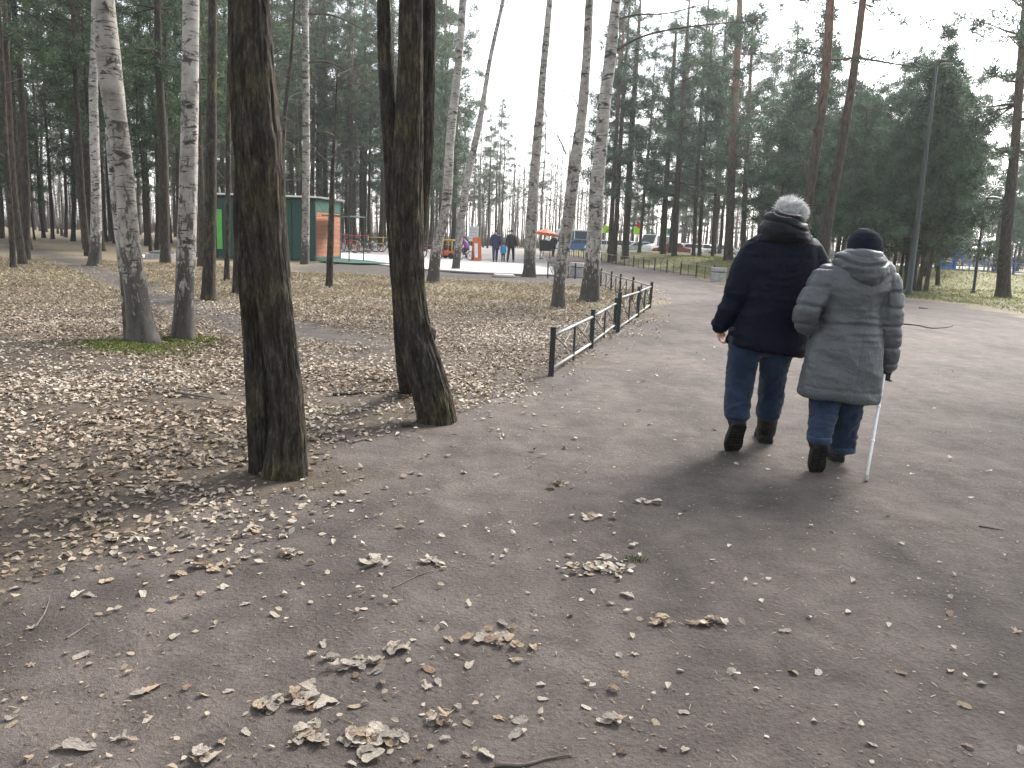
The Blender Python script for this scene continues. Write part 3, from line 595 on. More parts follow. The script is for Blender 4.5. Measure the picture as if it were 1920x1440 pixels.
for i, (px, wd, lab) in enumerate([(1143, 9, 'dark pine on the mound, leftmost of the three close trunks behind the birch pair'), (1152, 9, 'dark pine on the mound, middle of the three close trunks behind the birch pair'), (1172, 13, 'dark pine on the mound, rightmost of the three close trunks behind the birch pair'), (1243, 10, 'dark pine on the mound just right of the white van'), (1264, 10, 'dark pine on the mound beside the parked red car'), (1300, 7, 'left of two close pine trunks on the mound near the bin'), (1311, 7, 'right of two close pine trunks on the mound near the bin'), (1336, 6, 'slim pine on the mound behind the grey bin by the far fence')]):
    Y = 56+1.7*((i*5) % 4); b = GX(px, Y, 0.55); py = proj((b[0], Y, gz1(b[0], Y)))[1]
    traced_pine(lab, [(px, py, wd), (px+4, py-80, wd*0.95), (px+12, py-230, wd*0.8), (px+22, py-380, wd*0.6)], 17+(i % 3), 4.2+(i*3 % 4)*0.8, 3.0, 60+i, Y=Y, bark='pine_bark_grey', whorls=13, per=4, nb=13, tl=0.36)
# ---- forest fill
FOREST = []
def ok_spot(x, y, dmin): return all((x-a)**2+(y-b)**2 > dmin*dmin for a, b in FOREST)
def scatter(keys, pxr, Yr, n, dmin, label, group, sc=(0.85, 1.15), veto=None, seed=1):
    rg = np.random.default_rng(seed); k = 0
    for _ in range(n*40):
        if k >= n: break
        Y = math.sqrt(rg.uniform(Yr[0]**2, Yr[1]**2)); px = rg.uniform(*pxr); p = GX(px, Y)
        if not ok_spot(p[0], p[1], dmin) or (veto and veto(px, Y)) or inside(PATH, p[None, :2])[0]: continue
        FOREST.append((p[0], p[1])); k += 1
        lb = label(px, Y) if callable(label) else label
        plant(keys[rg.integers(len(keys))], p[0], p[1], rg.uniform(0, 6.28), rg.uniform(*sc), lb, group)
FO = ['forest%d' % i for i in range(5)]; UN = ['understorey0', 'understorey1']; BR = ['broad%d' % i for i in range(4)]; YO = ['young%d' % i for i in range(4)]; BI = ['birch%d' % i for i in range(3)]
kv = lambda px, Y: (385 < px < 700 and Y < 43) or (560 < px < 1060 and Y < 62)
scatter(FO, (-160, 395), (25, 40), 15, 2.6, 'slender grey pine trunk in the front rows of the wood on the left', 'front pines of the left wood', veto=lambda px, Y: kv(px, Y) or segdist(TRAIL, GX(px, Y)[None, :2])[0] < 1.0 or 225 < px < 300, sc=(0.75, 1.0), seed=1)
scatter(FO+UN, (-200, 400), (34, 62), 46, 2.8, 'slender pine in the middle depth of the wood left of the kiosk', 'middle pines of the left wood', veto=kv, seed=2)
scatter(FO+BI, (-220, 640), (62, 115), 62, 3.0, 'far slim tree deep in the wood behind the kiosk', 'far trees of the left wood', veto=kv, seed=3)
scatter(FO+UN, (400, 840), (44, 66), 24, 2.6, 'slim dark pine of the dense wood right behind the kiosk and bicycles', 'pines behind the kiosk', veto=kv, seed=4)
scatter(FO, (540, 850), (62, 84), 24, 2.6, 'tall far pine beyond the plaza seen over the kiosk roof', 'tall pines beyond the plaza', sc=(1.15, 1.4), seed=15)
scatter(FO+UN[:1], (640, 840), (66, 110), 20, 3.0, 'far pine beyond the plaza between the two dark trees', 'far pines beyond the plaza', seed=5)
scatter(BI+BI+BI+FO[:1], (830, 1150), (82, 140), 52, 2.6, 'far pale bare tree beyond the plaza where the wood opens', 'far trees in the opening', sc=(0.8, 1.15), veto=lambda px, Y: 92 < Y < 108 and px > 960, seed=6)
scatter(BR+FO[:2], (1130, 1480), (66, 88), 13, 4.5, 'broad dark green pine behind the mound pines', 'pines behind the mound', seed=7)
scatter(BI+BR[:2], (1100, 1560), (108, 150), 22, 4.0, 'far grey tree beyond the road and cars', 'far trees beyond the road', sc=(0.75, 1.0), seed=8)
scatter(YO, (1440, 1600), (40, 56), 9, 2.6, 'dense dark pine in the grove right behind the couple', 'grove behind the couple', sc=(0.95, 1.2), seed=9)
for i, (px, py) in enumerate([(1684, 541), (1697, 543), (1713, 545), (1722, 546), (1735, 547)]):
    p = G(px, py); FOREST.append((p[0], p[1])); plant(YO[i % 4], p[0], p[1], i*1.3, 0.84+0.03*i, 'young bushy pine in the tight row left of and behind the tall lamp post' if i else 'leftmost young pine in the tight row at the tall lamp post', 'young pines at the lamp post', z=0)
scatter(YO, (1570, 1790), (33, 46), 11, 1.7, 'young bushy green pine in the grove behind the woman and lamp post', 'young pines behind the lamp post', sc=(0.8, 1.05), seed=10)
scatter(YO+BR[:2], (1560, 1960), (60, 90), 16, 3.4, 'pine at the back edge of the lawn beyond the blue fence', 'pines beyond the blue fence', sc=(0.6, 0.8), seed=11)
scatter(BR, (1785, 2010), (52, 74), 8, 3.4, 'pine with spreading crown behind the playground roof', 'pines behind the playground roof', sc=(0.68, 0.85), seed=16)
scatter(BI+FO, (1600, 2050), (92, 150), 18, 4.0, 'far tree beyond the playground at the right', 'far trees at the right', seed=12)

for i, (x, y) in enumerate([(-9, -4), (-6, -9), (-12, -11), (-3.5, -14), (3, -17), (8, -13), (11, -7), (6.5, -8), (-8, -19), (13, -16), (1, -24), (-15, -3)]): plant((BR+FO)[(i*5) % 9], x, y, i*2.1, 1.0, 'unseen pine added behind the viewpoint to block sky light', 'added light-blocking pines behind the viewpoint', z=0)  # unseen pines added behind the camera, blocking sky light from the back

for i, (x, y) in enumerate([(10.0, 12.2), (12.5, 10.5), (14.5, 14), (9.5, 8.0), (8.2, 5.0)]): plant(['forest4', 'broad1', 'broad3', 'forest3', 'forest2'][i], x, y, i*1.9+0.4, 0.95, 'unseen pine added outside the right picture edge to shade the foreground', 'added shade pines outside the right edge', z=0)  # unseen pines added past the frame edge to cast soft shade over the foreground

# ------------------------------------------------------------------ low fences
def fence(label, posts, Hs, group, braces=True, seed=0, pale_bottom=True, thick=0.028):
    """posts: world xy of the main posts in order; panel = top rail, bottom rail, middle baluster and X braces"""
    rg = np.random.default_rng(seed); t = thing('low_fence', label, 'fence', (posts[0][0], posts[0][1], 0), 0, group); B = []
    for (x, y), h in zip(posts, Hs):
        z = gz1(x, y); B.append(np.array([x, y, z])); bm = bmesh.new(); bmesh.ops.create_cube(bm, size=1)
        for v in bm.verts: v.co = Vector((v.co.x*thick*2, v.co.y*thick*2, (v.co.z+0.5)*(h+0.12)-0.12))
        bmesh.ops.bevel(bm, geom=list(bm.edges), offset=0.005, segments=1, affect='EDGES')
        mb = MB(); M = Matrix.Translation((x, y, z)) @ Matrix.Rotation(rg.normal(0, 0.012), 4, 'Y') @ Matrix.Rotation(rg.normal(0, 0.012)+0.3*0, 4, 'X'); mb.addbm(bm, M)
        bm = bmesh.new(); bmesh.ops.create_cube(bm, size=1)
        for v in bm.verts: v.co = Vector((v.co.x*thick*2.3, v.co.y*thick*2.3, v.co.z*0.02+h+0.012))
        bmesh.ops.bevel(bm, geom=list(bm.edges), offset=0.006, segments=1, affect='EDGES'); mb.addbm(bm, M); part('post', mb.mesh('post', False), MT['fence_paint'], t)
    for i in range(len(B)-1):
        a, b = B[i], B[i+1]; h = min(Hs[i], Hs[i+1]); ha, hb = Hs[i]-0.075, Hs[i+1]-0.075; lo = 0.075; u = (b-a)/np.linalg.norm(b-a); e = u*thick
        mid = (a+b)/2; mb = MB(); mb.tube([a+e+(0, 0, ha), mid+(0, 0, (ha+hb)/2), b-e+(0, 0, hb)], 0.017, 10); part('top_rail', mb.mesh('top_rail'), MT['rail_metal'], t)
        mb = MB(); mb.tube([a+e+(0, 0, lo), mid+(0, 0, lo), b-e+(0, 0, lo)], 0.016, 8); part('bottom_rail', mb.mesh('bottom_rail'), MT['pale_rail' if pale_bottom else 'brace_metal'], t)
        hm = (ha+hb)/2; mb = MB(); mb.tube([mid+(0, 0, -0.02), mid+(0, 0, hm)], 0.014, 6); part('baluster', mb.mesh('baluster', False), MT['fence_paint'], t)
        if braces:
            off = np.array([-u[1], u[0], 0])*0.012
            for p, q, hp, hq in ((a+e, mid, ha, hm), (mid, b-e, hm, hb)):
                for s, (z0, z1) in ((1, (lo, hq)), (-1, (hp, lo))):
                    mb = MB(); mb.tube([p+(0, 0, z0)+s*off, q+(0, 0, z1)+s*off], 0.0075, 5); part('brace', mb.mesh('brace'), MT['brace_metal'], t)
    return t
gA, gB, gC = G(1033, 705), G(1108, 654), G(1152, 618); gD, gE, gF = G(1158, 624), G(1195, 596), G(1218, 578); gJ = G(1126, 537); gK, gL = G(1078, 524), G(1027, 520)
fence('near stretch of low black fence along the path, with the foremost post', [gA[:2], gB[:2], gC[:2]], [0.50, 0.50, 0.50], 'low black fences', seed=1)
fence('middle stretch of low black fence bulging towards the path bend', [gD[:2], gE[:2], gF[:2]], [0.62, 0.57, 0.55], 'low black fences', seed=2)
lj = [gF[:2]+(0.02, 0.10)]+[gF[:2]+(gJ[:2]-gF[:2])*k for k in (0.28, 0.52, 0.72, 1.0)]
fence('low black fence running back from the path bend behind the birch pair', lj, [0.55]*5, 'low black fences', seed=3, pale_bottom=False, thick=0.025)
fence('short low black fence in front of the white topped concrete bin', [gK[:2], (gK[:2]+gL[:2])/2, gL[:2]], [0.55]*3, 'low black fences', seed=4, pale_bottom=False, thick=0.025)
n_ff = int(np.linalg.norm(FF1-FF0)/2.3); ffp = [FF0+(FF1-FF0)*k/n_ff for k in range(n_ff+1)]
fence('long low fence along the foot of the grassy mound across the path', ffp, [0.62]*len(ffp), 'low black fences', braces=False, seed=5, pale_bottom=False, thick=0.03)

# ------------------------------------------------------------------ concrete litter bins
def bin_(label, c, top):
    t = thing('litter_bin', label, 'bin', (c[0], c[1], 0.0), 0.2, 'concrete bins')
    def ringb(name, zs, rs, m, n=8, rot=math.pi/8):
        V = []; 
        for z, r in zip(zs, rs): V += [(r*math.cos(rot+a*2*math.pi/n), r*math.sin(rot+a*2*math.pi/n), z) for a in range(n)]
        Fc = [(i*n+j, i*n+(j+1) % n, (i+1)*n+(j+1) % n, (i+1)*n+j) for i in range(len(zs)-1) for j in range(n)]+[tuple(range(n))[::-1], tuple((len(zs)-1)*n+j for j in range(n))]
        return obj(name, make_mesh(name, V, Fc, False), m, t)
    ringb('base', [0, 0.0, 0.34, 0.36], [0.27, 0.29, 0.31, 0.29], MT['concrete']); ringb('groove', [0.355, 0.40], [0.265, 0.265], MT['brace_metal']); ringb('rim', [0.40, 0.41, 0.54, 0.555, 0.555, 0.45], [0.30, 0.32, 0.32, 0.30, 0.22, 0.20], top)
bin_('grey concrete litter bin at the end of the long fence beside the man', G(1346, 528), MT['concrete'])
bin_('concrete litter bin with pale top behind the birch pair', G(1086, 522)+np.array([0, 1.0, 0]), MT['concrete_pale'])

# ------------------------------------------------------------------ green kiosk
def kiosk():
    Bc = G(591, 491); Bc[2] = 0; W = 4.75; u = np.array([math.cos(-0.17), math.sin(-0.17), 0]); A = Bc-u*W      # corner nearest the plaza, long wall to the left
    v = np.array([-u[1], u[0], 0]); 
    t = thing('kiosk', 'dark green park kiosk with white roof edge and brown planked front', 'kiosk', tuple(A))
    D = 2.9; Hh = 2.75
    M = lambda: np.array([[u[0], v[0], 0, A[0]], [u[1], v[1], 0, A[1]], [0, 0, 1, 0], [0, 0, 0, 1]])
    def bx(name, lo, hi, m, b=0.008, par=None):
        mb = MB(); mb.bbox(lo, hi, b, M()); me = mb.mesh(name, False); o = part(name, me, m, t)
        if par is not None: o.parent = par
        return o
    bx('wall', (0.06, 0.06, 0.05), (W-0.06, D-0.06, Hh-0.05), MT['green_dark'])
    nP = 9; pw = (W-0.12)/nP
    for i in range(nP): bx('wall_panel', (0.07+i*pw, 0.0, 0.06), (0.06+(i+1)*pw-0.012, 0.055, Hh-0.12), MT['green_paint'], 0.012)
    for x0, y0, w_, d_ in ((-0.02, -0.03, 0.10, 0.10), (W-0.08, -0.03, 0.10, 0.10), (W-0.08, D-0.07, 0.1, 0.1)): bx('corner_post', (x0, y0, 0), (x0+w_, y0+d_, Hh-0.05), MT['green_dark'], 0.01)
    bx('door', (0.10, -0.05, 0.38), (0.36, -0.008, 2.12), MT['green_light'])
    rf = bx('roof', (-0.25, -0.27, Hh-0.02), (W+0.12, D+0.2, Hh+0.06), MT['brace_metal'], 0.01); bx('roof_edge', (-0.27, -0.30, Hh+0.0), (W+0.14, -0.275, Hh+0.075), MT['white_paint'], 0.004); bx('roof_edge', (W+0.125, -0.27, Hh-0.0), (W+0.145, D+0.2, Hh+0.075), MT['rail_metal'], 0.004)
    # planked end wall
    bx('fascia', (W-0.055, 0.08, 2.18), (W+0.012, D-0.08, Hh-0.06), MT['teal_paint']); bx('sill_board', (W-0.055, 0.08, 0.02), (W+0.02, D-0.08, 0.2), MT['teal_paint'])
    for i in range(10):
        z0 = 0.215+i*0.196; bx('plank', (W-0.055, 0.09, z0), (W+0.018+0.004*(i % 3), D-0.09, z0+0.186), MT['plank'], 0.006)
    bx('awning', (W+0.16, 0.3, 2.02), (W+1.5, 2.2, 2.06), MT['teal_paint'], 0.006)
    for y0 in (0.32, 2.14): bx('awning_post', (W+1.42, y0, 0.03), (W+1.46, y0+0.04, 2.02), MT['green_dark'], 0.004)
    m = thing('floor_mat', 'dark green mat lying before the planked kiosk front', 'mat', tuple(Bc)); mb = MB()
    q = [G(*s) for s in [(598, 492), (650, 496), (742, 498), (690, 491), (640, 487)]]; n = len(q); V = [(p[0], p[1], 0.075) for p in q]+[(p[0], p[1], 0.057) for p in q]; mb.add(V, [tuple(range(n))]+[(i, i+n, (i+1) % n+n, (i+1) % n) for i in range(n)]); part('mat', mb.mesh('mat', False), MT['teal_paint'], m)
kiosk()

# ------------------------------------------------------------------ lamp posts
def lamp(label, b, top, r0, r1, arm):
    t = thing('lamp_post', label, 'lamp post', (b[0], b[1], gz1(b[0], b[1]))); d = top-b
    mb = MB(); mb.tube([b+d*k for k in (0, 0.02, 0.021, 0.3, 0.7, 1)], [r0*1.35, r0*1.35, r0, r0*0.85+r1*0.15, r0*0.4+r1*0.6, r1], 10); part('pole', mb.mesh('pole'), MT['pole_paint'], t)
    mb = MB(); mb.tube([b+(0, 0, -0.05), b+(0, 0, 0.07)], [r0*2.1, r0*1.9], 10); part('base', mb.mesh('base', False), MT['pole_paint'], t)
    mb = MB(); e = top+np.array([arm*0.7, 0, 0.12]); mb.tube([top-(0, 0, 0.05), top+(arm*0.25, 0, 0.1), e], r1*0.8, 6); part('arm', mb.mesh('arm'), MT['pole_paint'], t)
    bm = bmesh.new(); bmesh.ops.create_uvsphere(bm, u_segments=12, v_segments=8, radius=1)
    for v in bm.verts: v.co = Vector((e[0]+abs(arm)*0.15*np.sign(arm)+v.co.x*0.30, e[1]+v.co.y*0.12, e[2]+max(v.co.z, -0.45)*0.09))
    mb = MB(); mb.addbm(bm); hd = part('lamp_head', mb.mesh('lamp_head'), MT['pole_paint'], t)
    mb = MB(); mb.box((e[0]+arm*0.15-0.2, e[1]-0.08, e[2]-0.055), (e[0]+arm*0.15+0.2, e[1]+0.08, e[2]-0.042)); o = part('lens', mb.mesh('lens', False), MT['lamp_glass'], t)
lb = G(1703, 553); lamp('tall grey green lamp post with tapering pole right of the woman', lb, P(1757, 122, lb[1]), 0.098, 0.035, 0.4)
lb = G(1825, 549); lamp('short thin lamp post on the lawn left of the big pine', lb, P(1847, 378, lb[1]), 0.06, 0.035, 0.35)

# ------------------------------------------------------------------ people
def ring_loft(rings, n=36, ex=2.4):
    """rings: (left point, right point, depth towards the view direction, depth towards the camera)"""
    V = []; a = np.arange(n)*2*math.pi/n; ca, sa = np.cos(a), np.sin(a); pc = np.sign(ca)*np.abs(ca)**(2/ex); ps = np.sign(sa)*np.abs(sa)**(2/ex)
    for Lp, Rp, df, db in rings:
        c = (np.asarray(Lp)+Rp)/2; hw = (np.asarray(Rp)-Lp)/2; V.append(c+pc[:, None]*hw+np.where(ps > 0, ps*df, ps*db)[:, None]*np.array([0, 1.0, 0]))
    m = len(rings); V = np.concatenate(V); Fc = [(i*n+j, i*n+(j+1) % n, (i+1)*n+(j+1) % n, (i+1)*n+j) for i in range(m-1) for j in range(n)]
    Fc += [tuple(range(n))[::-1], tuple((m-1)*n+j for j in range(n))]; return V, Fc
def ell(c, r, seg=24, rot=None):
    bm = bmesh.new(); bmesh.ops.create_uvsphere(bm, u_segments=seg, v_segments=seg//2, radius=1); V = np.array([v.co[:] for v in bm.verts])*np.array(r); bm.verts.index_update(); Fc = [tuple(v.index for v in f.verts) for f in bm.faces]; bm.free()
    if rot is not None: V = V @ np.array(rot).T
    return V+np.asarray(c), Fc
def limb(mb, pts, rad, m=14, n=18, flat=1.0):
    q = resample(np.c_[np.array(pts, float), np.array(rad, float)], m); V, Fc = tube(q[:, :3], q[:, 3], n, True, q[:, 3]*flat); mb.add(V, Fc)
    for e in (0, -1): mb.add(*ell(q[e, :3], (q[e, 3]*0.95,)*3, 12))
def allV(mb): return np.concatenate(mb.V), mb.F
def displace(me, fn):
    V = coords(me); N = normals(me); setco(me, V+N*fn(V)[:, None])
def folds(V, sc, amp, ang=(1, 1, 1), seed=0.0, warp=0.6):
    p = V*np.array(ang)*sc+seed; p = p+warp*np.c_[noise(V*sc*0.5+seed), noise(V*sc*0.5+seed+7), noise(V*sc*0.5+seed+13)]
    n = noise(p)*0.65+0.35*noise(p*2.1+3); return amp*(1-2.4*np.abs(n))
def hand(mb, wrist, palm_dir, thumb_dir, size=0.095, curl=0.9, spread=(0, 0, 0)):
    """palm with five bent fingers; palm_dir runs from wrist to knuckles"""
    d = np.array(palm_dir, float); d /= np.linalg.norm(d); s = np.array(thumb_dir, float); s -= d*(s @ d); s /= np.linalg.norm(s); nrm = np.cross(d, s)
    pl = size*0.95; c = np.array(wrist)+d*pl*0.5; V, Fc = ell((0, 0, 0), (1, 1, 1), 16); mb.add(c+V[:, :1]*d*pl*0.62+V[:, 1:2]*s*0.042+V[:, 2:3]*nrm*0.019, Fc)
    for k, (o, l) in enumerate(((0.031, 0.070), (0.011, 0.078), (-0.010, 0.073), (-0.030, 0.058))):
        p = np.array(wrist)+d*pl*0.9+s*o; pts = [p-d*0.02]; dd = d.copy()
        for j, f in enumerate((0.42, 0.33, 0.25)):
            a = curl*(0.45+0.35*j); dd = dd*math.cos(a)+nrm*math.sin(a) if j else dd*math.cos(curl*0.35)+nrm*math.sin(curl*0.35); dd /= np.linalg.norm(dd); pts.append(pts[-1]+dd*(l*f+(0.02 if j == 0 else 0)))
        limb(mb, pts, (0.0095, 0.0092, 0.0085, 0.0070), 10, 10)
    p = np.array(wrist)+d*pl*0.25+s*0.034; limb(mb, [p, p+s*0.022+d*0.03, p+s*0.026+d*0.055+nrm*0.012, p+s*0.018+d*0.075+nrm*0.024], (0.0125, 0.0115, 0.010, 0.0075), 9, 10)
def head(mb, c, h, fwd=(0, 1, 0)):
    """head of height h centred at c looking along fwd, with nose, brow, ears, chin and neck stub"""
    f = np.array(fwd, float); f /= np.linalg.norm(f); r = np.cross(f, (0, 0, 1)); r /= np.linalg.norm(r); u = np.cross(r, f); R = np.stack([r, f, u], 1); c = np.asarray(c)
    mb.add(*ell(c+u*h*0.10-f*h*0.03, (h*0.335, h*0.40, h*0.39), 28, R)); mb.add(*ell(c-u*h*0.20+f*h*0.10, (h*0.25, h*0.27, h*0.30), 24, R)); mb.add(*ell(c-u*h*0.40+f*h*0.24, (h*0.11, h*0.09, h*0.085), 16, R))
    limb(mb, [c+f*h*0.36+u*h*0.05, c+f*h*0.42-u*h*0.05, c+f*h*0.45-u*h*0.12], (h*0.045, h*0.055, h*0.07), 8, 10)
    for s in (-1, 1): mb.add(*ell(c+r*s*h*0.335-u*h*0.03-f*h*0.02, (h*0.035, h*0.085, h*0.135), 14, R)); mb.add(*ell(c+r*s*h*0.14+f*h*0.335+u*h*0.0, (h*0.07, h*0.03, h*0.05), 12, R))
    mb.add(*ell(c+f*h*0.345+u*h*0.085, (h*0.24, h*0.05, h*0.045), 14, R)); mb.add(*ell(c+f*h*0.355-u*h*0.25, (h*0.12, h*0.035, h*0.03), 12, R))
def face_parts(t, c, h, fwd):
    f = np.array(fwd, float); f /= np.linalg.norm(f); r = np.cross(f, (0, 0, 1)); r /= np.linalg.norm(r); u = np.cross(r, f); c = np.asarray(c)
    for s in (-1, 1):
        mb = MB(); mb.add(*ell(c+r*s*h*0.14+f*h*0.362+u*h*0.005, (h*0.045,)*3, 10)); part('eye', mb.mesh('eye'), MT['white_paint'], t)
    mb = MB(); V, Fc = ell((0, 0, 0), (1, 1, 1), 12); mb.add(c+f*h*0.385-u*h*0.25+V[:, :1]*r*h*0.10+V[:, 1:2]*f*h*0.012+V[:, 2:3]*u*h*0.028, Fc); part('lips', mb.mesh('lips'), MT['skin'], t)
def shoe(t, heel, toe, up, L=0.29, w=0.058, shaft=None, sh_r=0.06, top_h=0.10):
    """boot from heel point to toe point (sole contact line); sole slab + upper + shaft towards the ankle"""
    heel = np.array(heel, float); f = np.array(toe, float)-heel; f /= np.linalg.norm(f); up = np.array(up, float); up -= f*(up @ f); up /= np.linalg.norm(up); r = np.cross(f, up)
    s = np.array([0.0, 0.03, 0.10, 0.28, 0.5, 0.68, 0.84, 0.95, 1.0]); wd = w*np.array([0.50, 0.70, 0.82, 0.82, 0.86, 1.0, 1.0, 0.84, 0.55]); n = 20; a = np.arange(n)*2*math.pi/n
    def slab(z0, z1, g, ytop=None):
        V = []
        for z in (z0, z1):
            pts = np.array([heel+f*L*(0.0 if i == 0 else s[i])+r*sd*wd[i]*g+up*z for sd in (1, -1) for i in (range(9) if sd == 1 else range(8, -1, -1))]); V.append(pts)
        k = len(V[0]); return np.concatenate(V), [tuple(range(k))[::-1], tuple(range(k, 2*k))]+[(i, (i+1) % k, k+(i+1) % k, k+i) for i in range(k)]
    mb = MB(); mb.add(*slab(0.006, 0.034, 1.03))
    for q in np.linspace(0.06, 0.95, 10):                      # tread lugs under the sole
        wq = np.interp(q, s, wd)*0.92; c = heel+f*L*q
        for sd in (-1, 1):
            e = [c+r*sd*wq*x+f*y+up*z for z in (0.0, 0.012) for y in (-0.008, 0.008) for x in (0.12, 1.0)]; mb.add(e, [(0, 2, 3, 1), (4, 5, 7, 6), (0, 1, 5, 4), (2, 6, 7, 3), (0, 4, 6, 2), (1, 3, 7, 5)])
    part('sole', mb.mesh('sole', False), MT['sole'], t)
    up_h = np.array([0.045, 0.085, 0.105, 0.112, 0.095, 0.078, 0.070, 0.056, 0.040]); V = []
    for i in range(9):
        c = heel+f*L*(s[i]*0.98+0.01)+up*0.03; ca, sa = np.cos(a), np.sin(a); V.append(c+(ca*wd[i]*0.97)[:, None]*r+(np.where(sa > 0, np.abs(sa)**0.8*up_h[i], -0.0*sa))[:, None]*up)
    V = np.concatenate(V); Fc = [(i*n+j, i*n+(j+1) % n, (i+1)*n+(j+1) % n, (i+1)*n+j) for i in range(8) for j in range(n)]+[tuple(range(n))[::-1], tuple(8*n+j for j in range(n))]
    mb = MB(); mb.add(V, Fc)
    if shaft is not None: ank = heel+f*L*0.17+up*0.10; limb(mb, [heel+f*L*0.21+up*0.06, ank, np.array(shaft)+np.array([0, -0.015, 0])], (w*0.98, w*1.04, sh_r*1.05), 10, 20)
    me = remesh(*allV(mb), 0.007, 3, 'shoe_upper'); displace(me, lambda V: folds(V, 22, 0.0028, (1, 1, 2))); part('shoe', me, MT['boot'], t)
def trousers(t, rings_l, rings_r, hip, m, seed, vox=0.0105, cuff=None):
    mb = MB(); mb.add(*ring_loft(rings_l, 28, 2.1)); mb.add(*ring_loft(rings_r, 28, 2.1)); mb.add(*ring_loft(hip, 32, 2.3)); me = remesh(*allV(mb), vox, 5, 'trousers'); V = coords(me); zr = V[:, 2]
    displace(me, lambda V: folds(V, 9, 0.009, (1, 1, 1.7), seed)*(0.35+0.65*sstep(0.75, 0.35, V[:, 2]))+folds(V, 22, 0.0032, (1, 1, 1.5), seed+4)); part('trousers', me, m, t)

def man():
    Y = 5.72; M = lambda px, py, dy=0.0: P(px, py, Y+dy)
    b = G(1408, 840); t = thing('person', 'walking man with white hair, navy padded jacket, blue jeans and dark boots', 'person', (b[0], b[1], 0))
    hc = M(1480, 409, 0.03); fwd = (0.25, 1, -0.12)
    # jacket
    mb = MB()
    R = [(416, 1448, 1502, .07, .08), (428, 1436, 1508, .09, .10), (440, 1418, 1516, .11, .125), (455, 1404, 1525, .125, .14), (475, 1397, 1531, .135, .15), (505, 1391, 1531, .145, .155), (540, 1388, 1529, .155, .155), (575, 1383, 1526, .165, .155), (605, 1374, 1519, .165, .155), (628, 1368, 1512, .165, .155)]
    rr = [(M(l, y), M(r, y), df, db) for y, l, r, df, db in R] + [(M(1364, 640), M(1506, 662), .165, .155), (M(1366, 645), M(1503, 669), .15, .14)]
    mb.add(*ring_loft(rr, 44, 2.5))
    sl = [M(1418, 466), M(1400, 500, -0.015), M(1383, 545, -0.03), M(1364, 585, -0.01), M(1350, 609, 0.02)]
    limb(mb, sl, (0.088, 0.090, 0.084, 0.070, 0.058), 20, 24)
    sr = [M(1516, 470), M(1534, 510, 0.0), M(1541, 560, 0.0), M(1533, 592, 0.05), M(1508, 622, 0.15)]
    limb(mb, sr, (0.088, 0.088, 0.082, 0.075, 0.062), 20, 24)
    limb(mb, [M(1497, 640, -0.03), M(1500, 660, -0.03)], (0.05, 0.04), 6, 14)      # pocket flap corner of the hem
    me = remesh(*allV(mb), 0.0105, 4, 'jacket')
    fr = lambda V: folds(V, 3.6, 0.010, (1.0, 1, 2.1), 2.0, 1.0)+folds(V, 9, 0.0032, (0.8, 0.8, 2.2), 5.0, 1.0)+folds(V, 30, 0.0007, (1, 1, 1), 8.0)
    displace(me, fr)
    V = coords(me); zs = [M(1450, y)[2] for y in (482, 545)]; N = normals(me); pin = sum(-0.004*np.exp(-((V[:, 2]-z-0.01*noise(V*6))/0.006)**2) for z in zs); setco(me, V+N*pin[:, None]); jk = part('jacket', me, MT['navy_cloth'], t)
    mb = MB(); p = np.array(sl[-1]); d = (np.array(sl[-1])-sl[-2]); d /= np.linalg.norm(d); V, Fc = tube([p-d*0.02, p+d*0.005, p+d*0.022], [0.063, 0.066, 0.060], 20); mb.add(V, Fc); part('cuff', mb.mesh('cuff'), MT['navy_cloth'], t)
    # rolled hood round the neck
    mb = MB(); hr = [(452, 1412, 1516, .10, .13), (440, 1420, 1514, .115, .16), (428, 1425, 1512, .12, .17), (416, 1430, 1510, .12, .165), (405, 1437, 1508, .115, .15), (398, 1443, 1506, .10, .13), (395, 1450, 1502, .08, .11)]
    mb.add(*ring_loft([(M(l, y, -0.02), M(r, y+14, -0.02), a, c) for y, l, r, a, c in hr], 40, 2.3)); me = remesh(*allV(mb), 0.009, 4, 'hood')
    z0 = M(1470, 424)[2]
    def hf(V):
        w = V[:, 2]+0.25*(V[:, 0]-M(1470, 424)[0])+0.012*noise(V*9); return folds(V, 8, 0.010, (0.6, 0.6, 2.6), 3.0)+folds(V, 20, 0.003, (0.7, 0.7, 1.6), 9)-0.016*np.exp(-((w-z0)/0.008)**2)-0.010*np.exp(-((w-z0-0.055)/0.007)**2)
    displace(me, hf); part('hood', me, MT['navy_hood'], t)
    # hair
    mb = MB(); h = 0.235; f = np.array(fwd); f = f/np.linalg.norm(f); mb.add(*ell(hc+(0, 0, 0.028), (h*0.37, h*0.42, h*0.41), 30)); me = remesh(*allV(mb), 0.008, 2, 'hair'); displace(me, lambda V: folds(V, 24, 0.008, (1, 1, 0.6), 1)); hr_ = part('hair', me, MT['hair_white'], t)
    rg = np.random.default_rng(5); n = 6500; dv = rg.normal(0, 1, (n, 3)); dv[:, 2] = np.abs(dv[:, 2])*0.9-0.25; dv /= np.linalg.norm(dv, axis=1)[:, None]; o = hc+np.array([0, 0, 0.028])+dv*np.array([h*0.37, h*0.42, h*0.41])*0.98
    g = dv*0.55+rg.normal(0, 0.35, (n, 3))+np.array([0.25, -0.1, 0.05])+0.9*np.c_[noise(o*14), noise(o*14+9), noise(o*14+21)]; g /= np.linalg.norm(g, axis=1)[:, None]; l = rg.uniform(0.014, 0.058, (n, 1)); sd = np.cross(g, rg.normal(0, 1, (n, 3))); sd /= np.linalg.norm(sd, axis=1)[:, None]
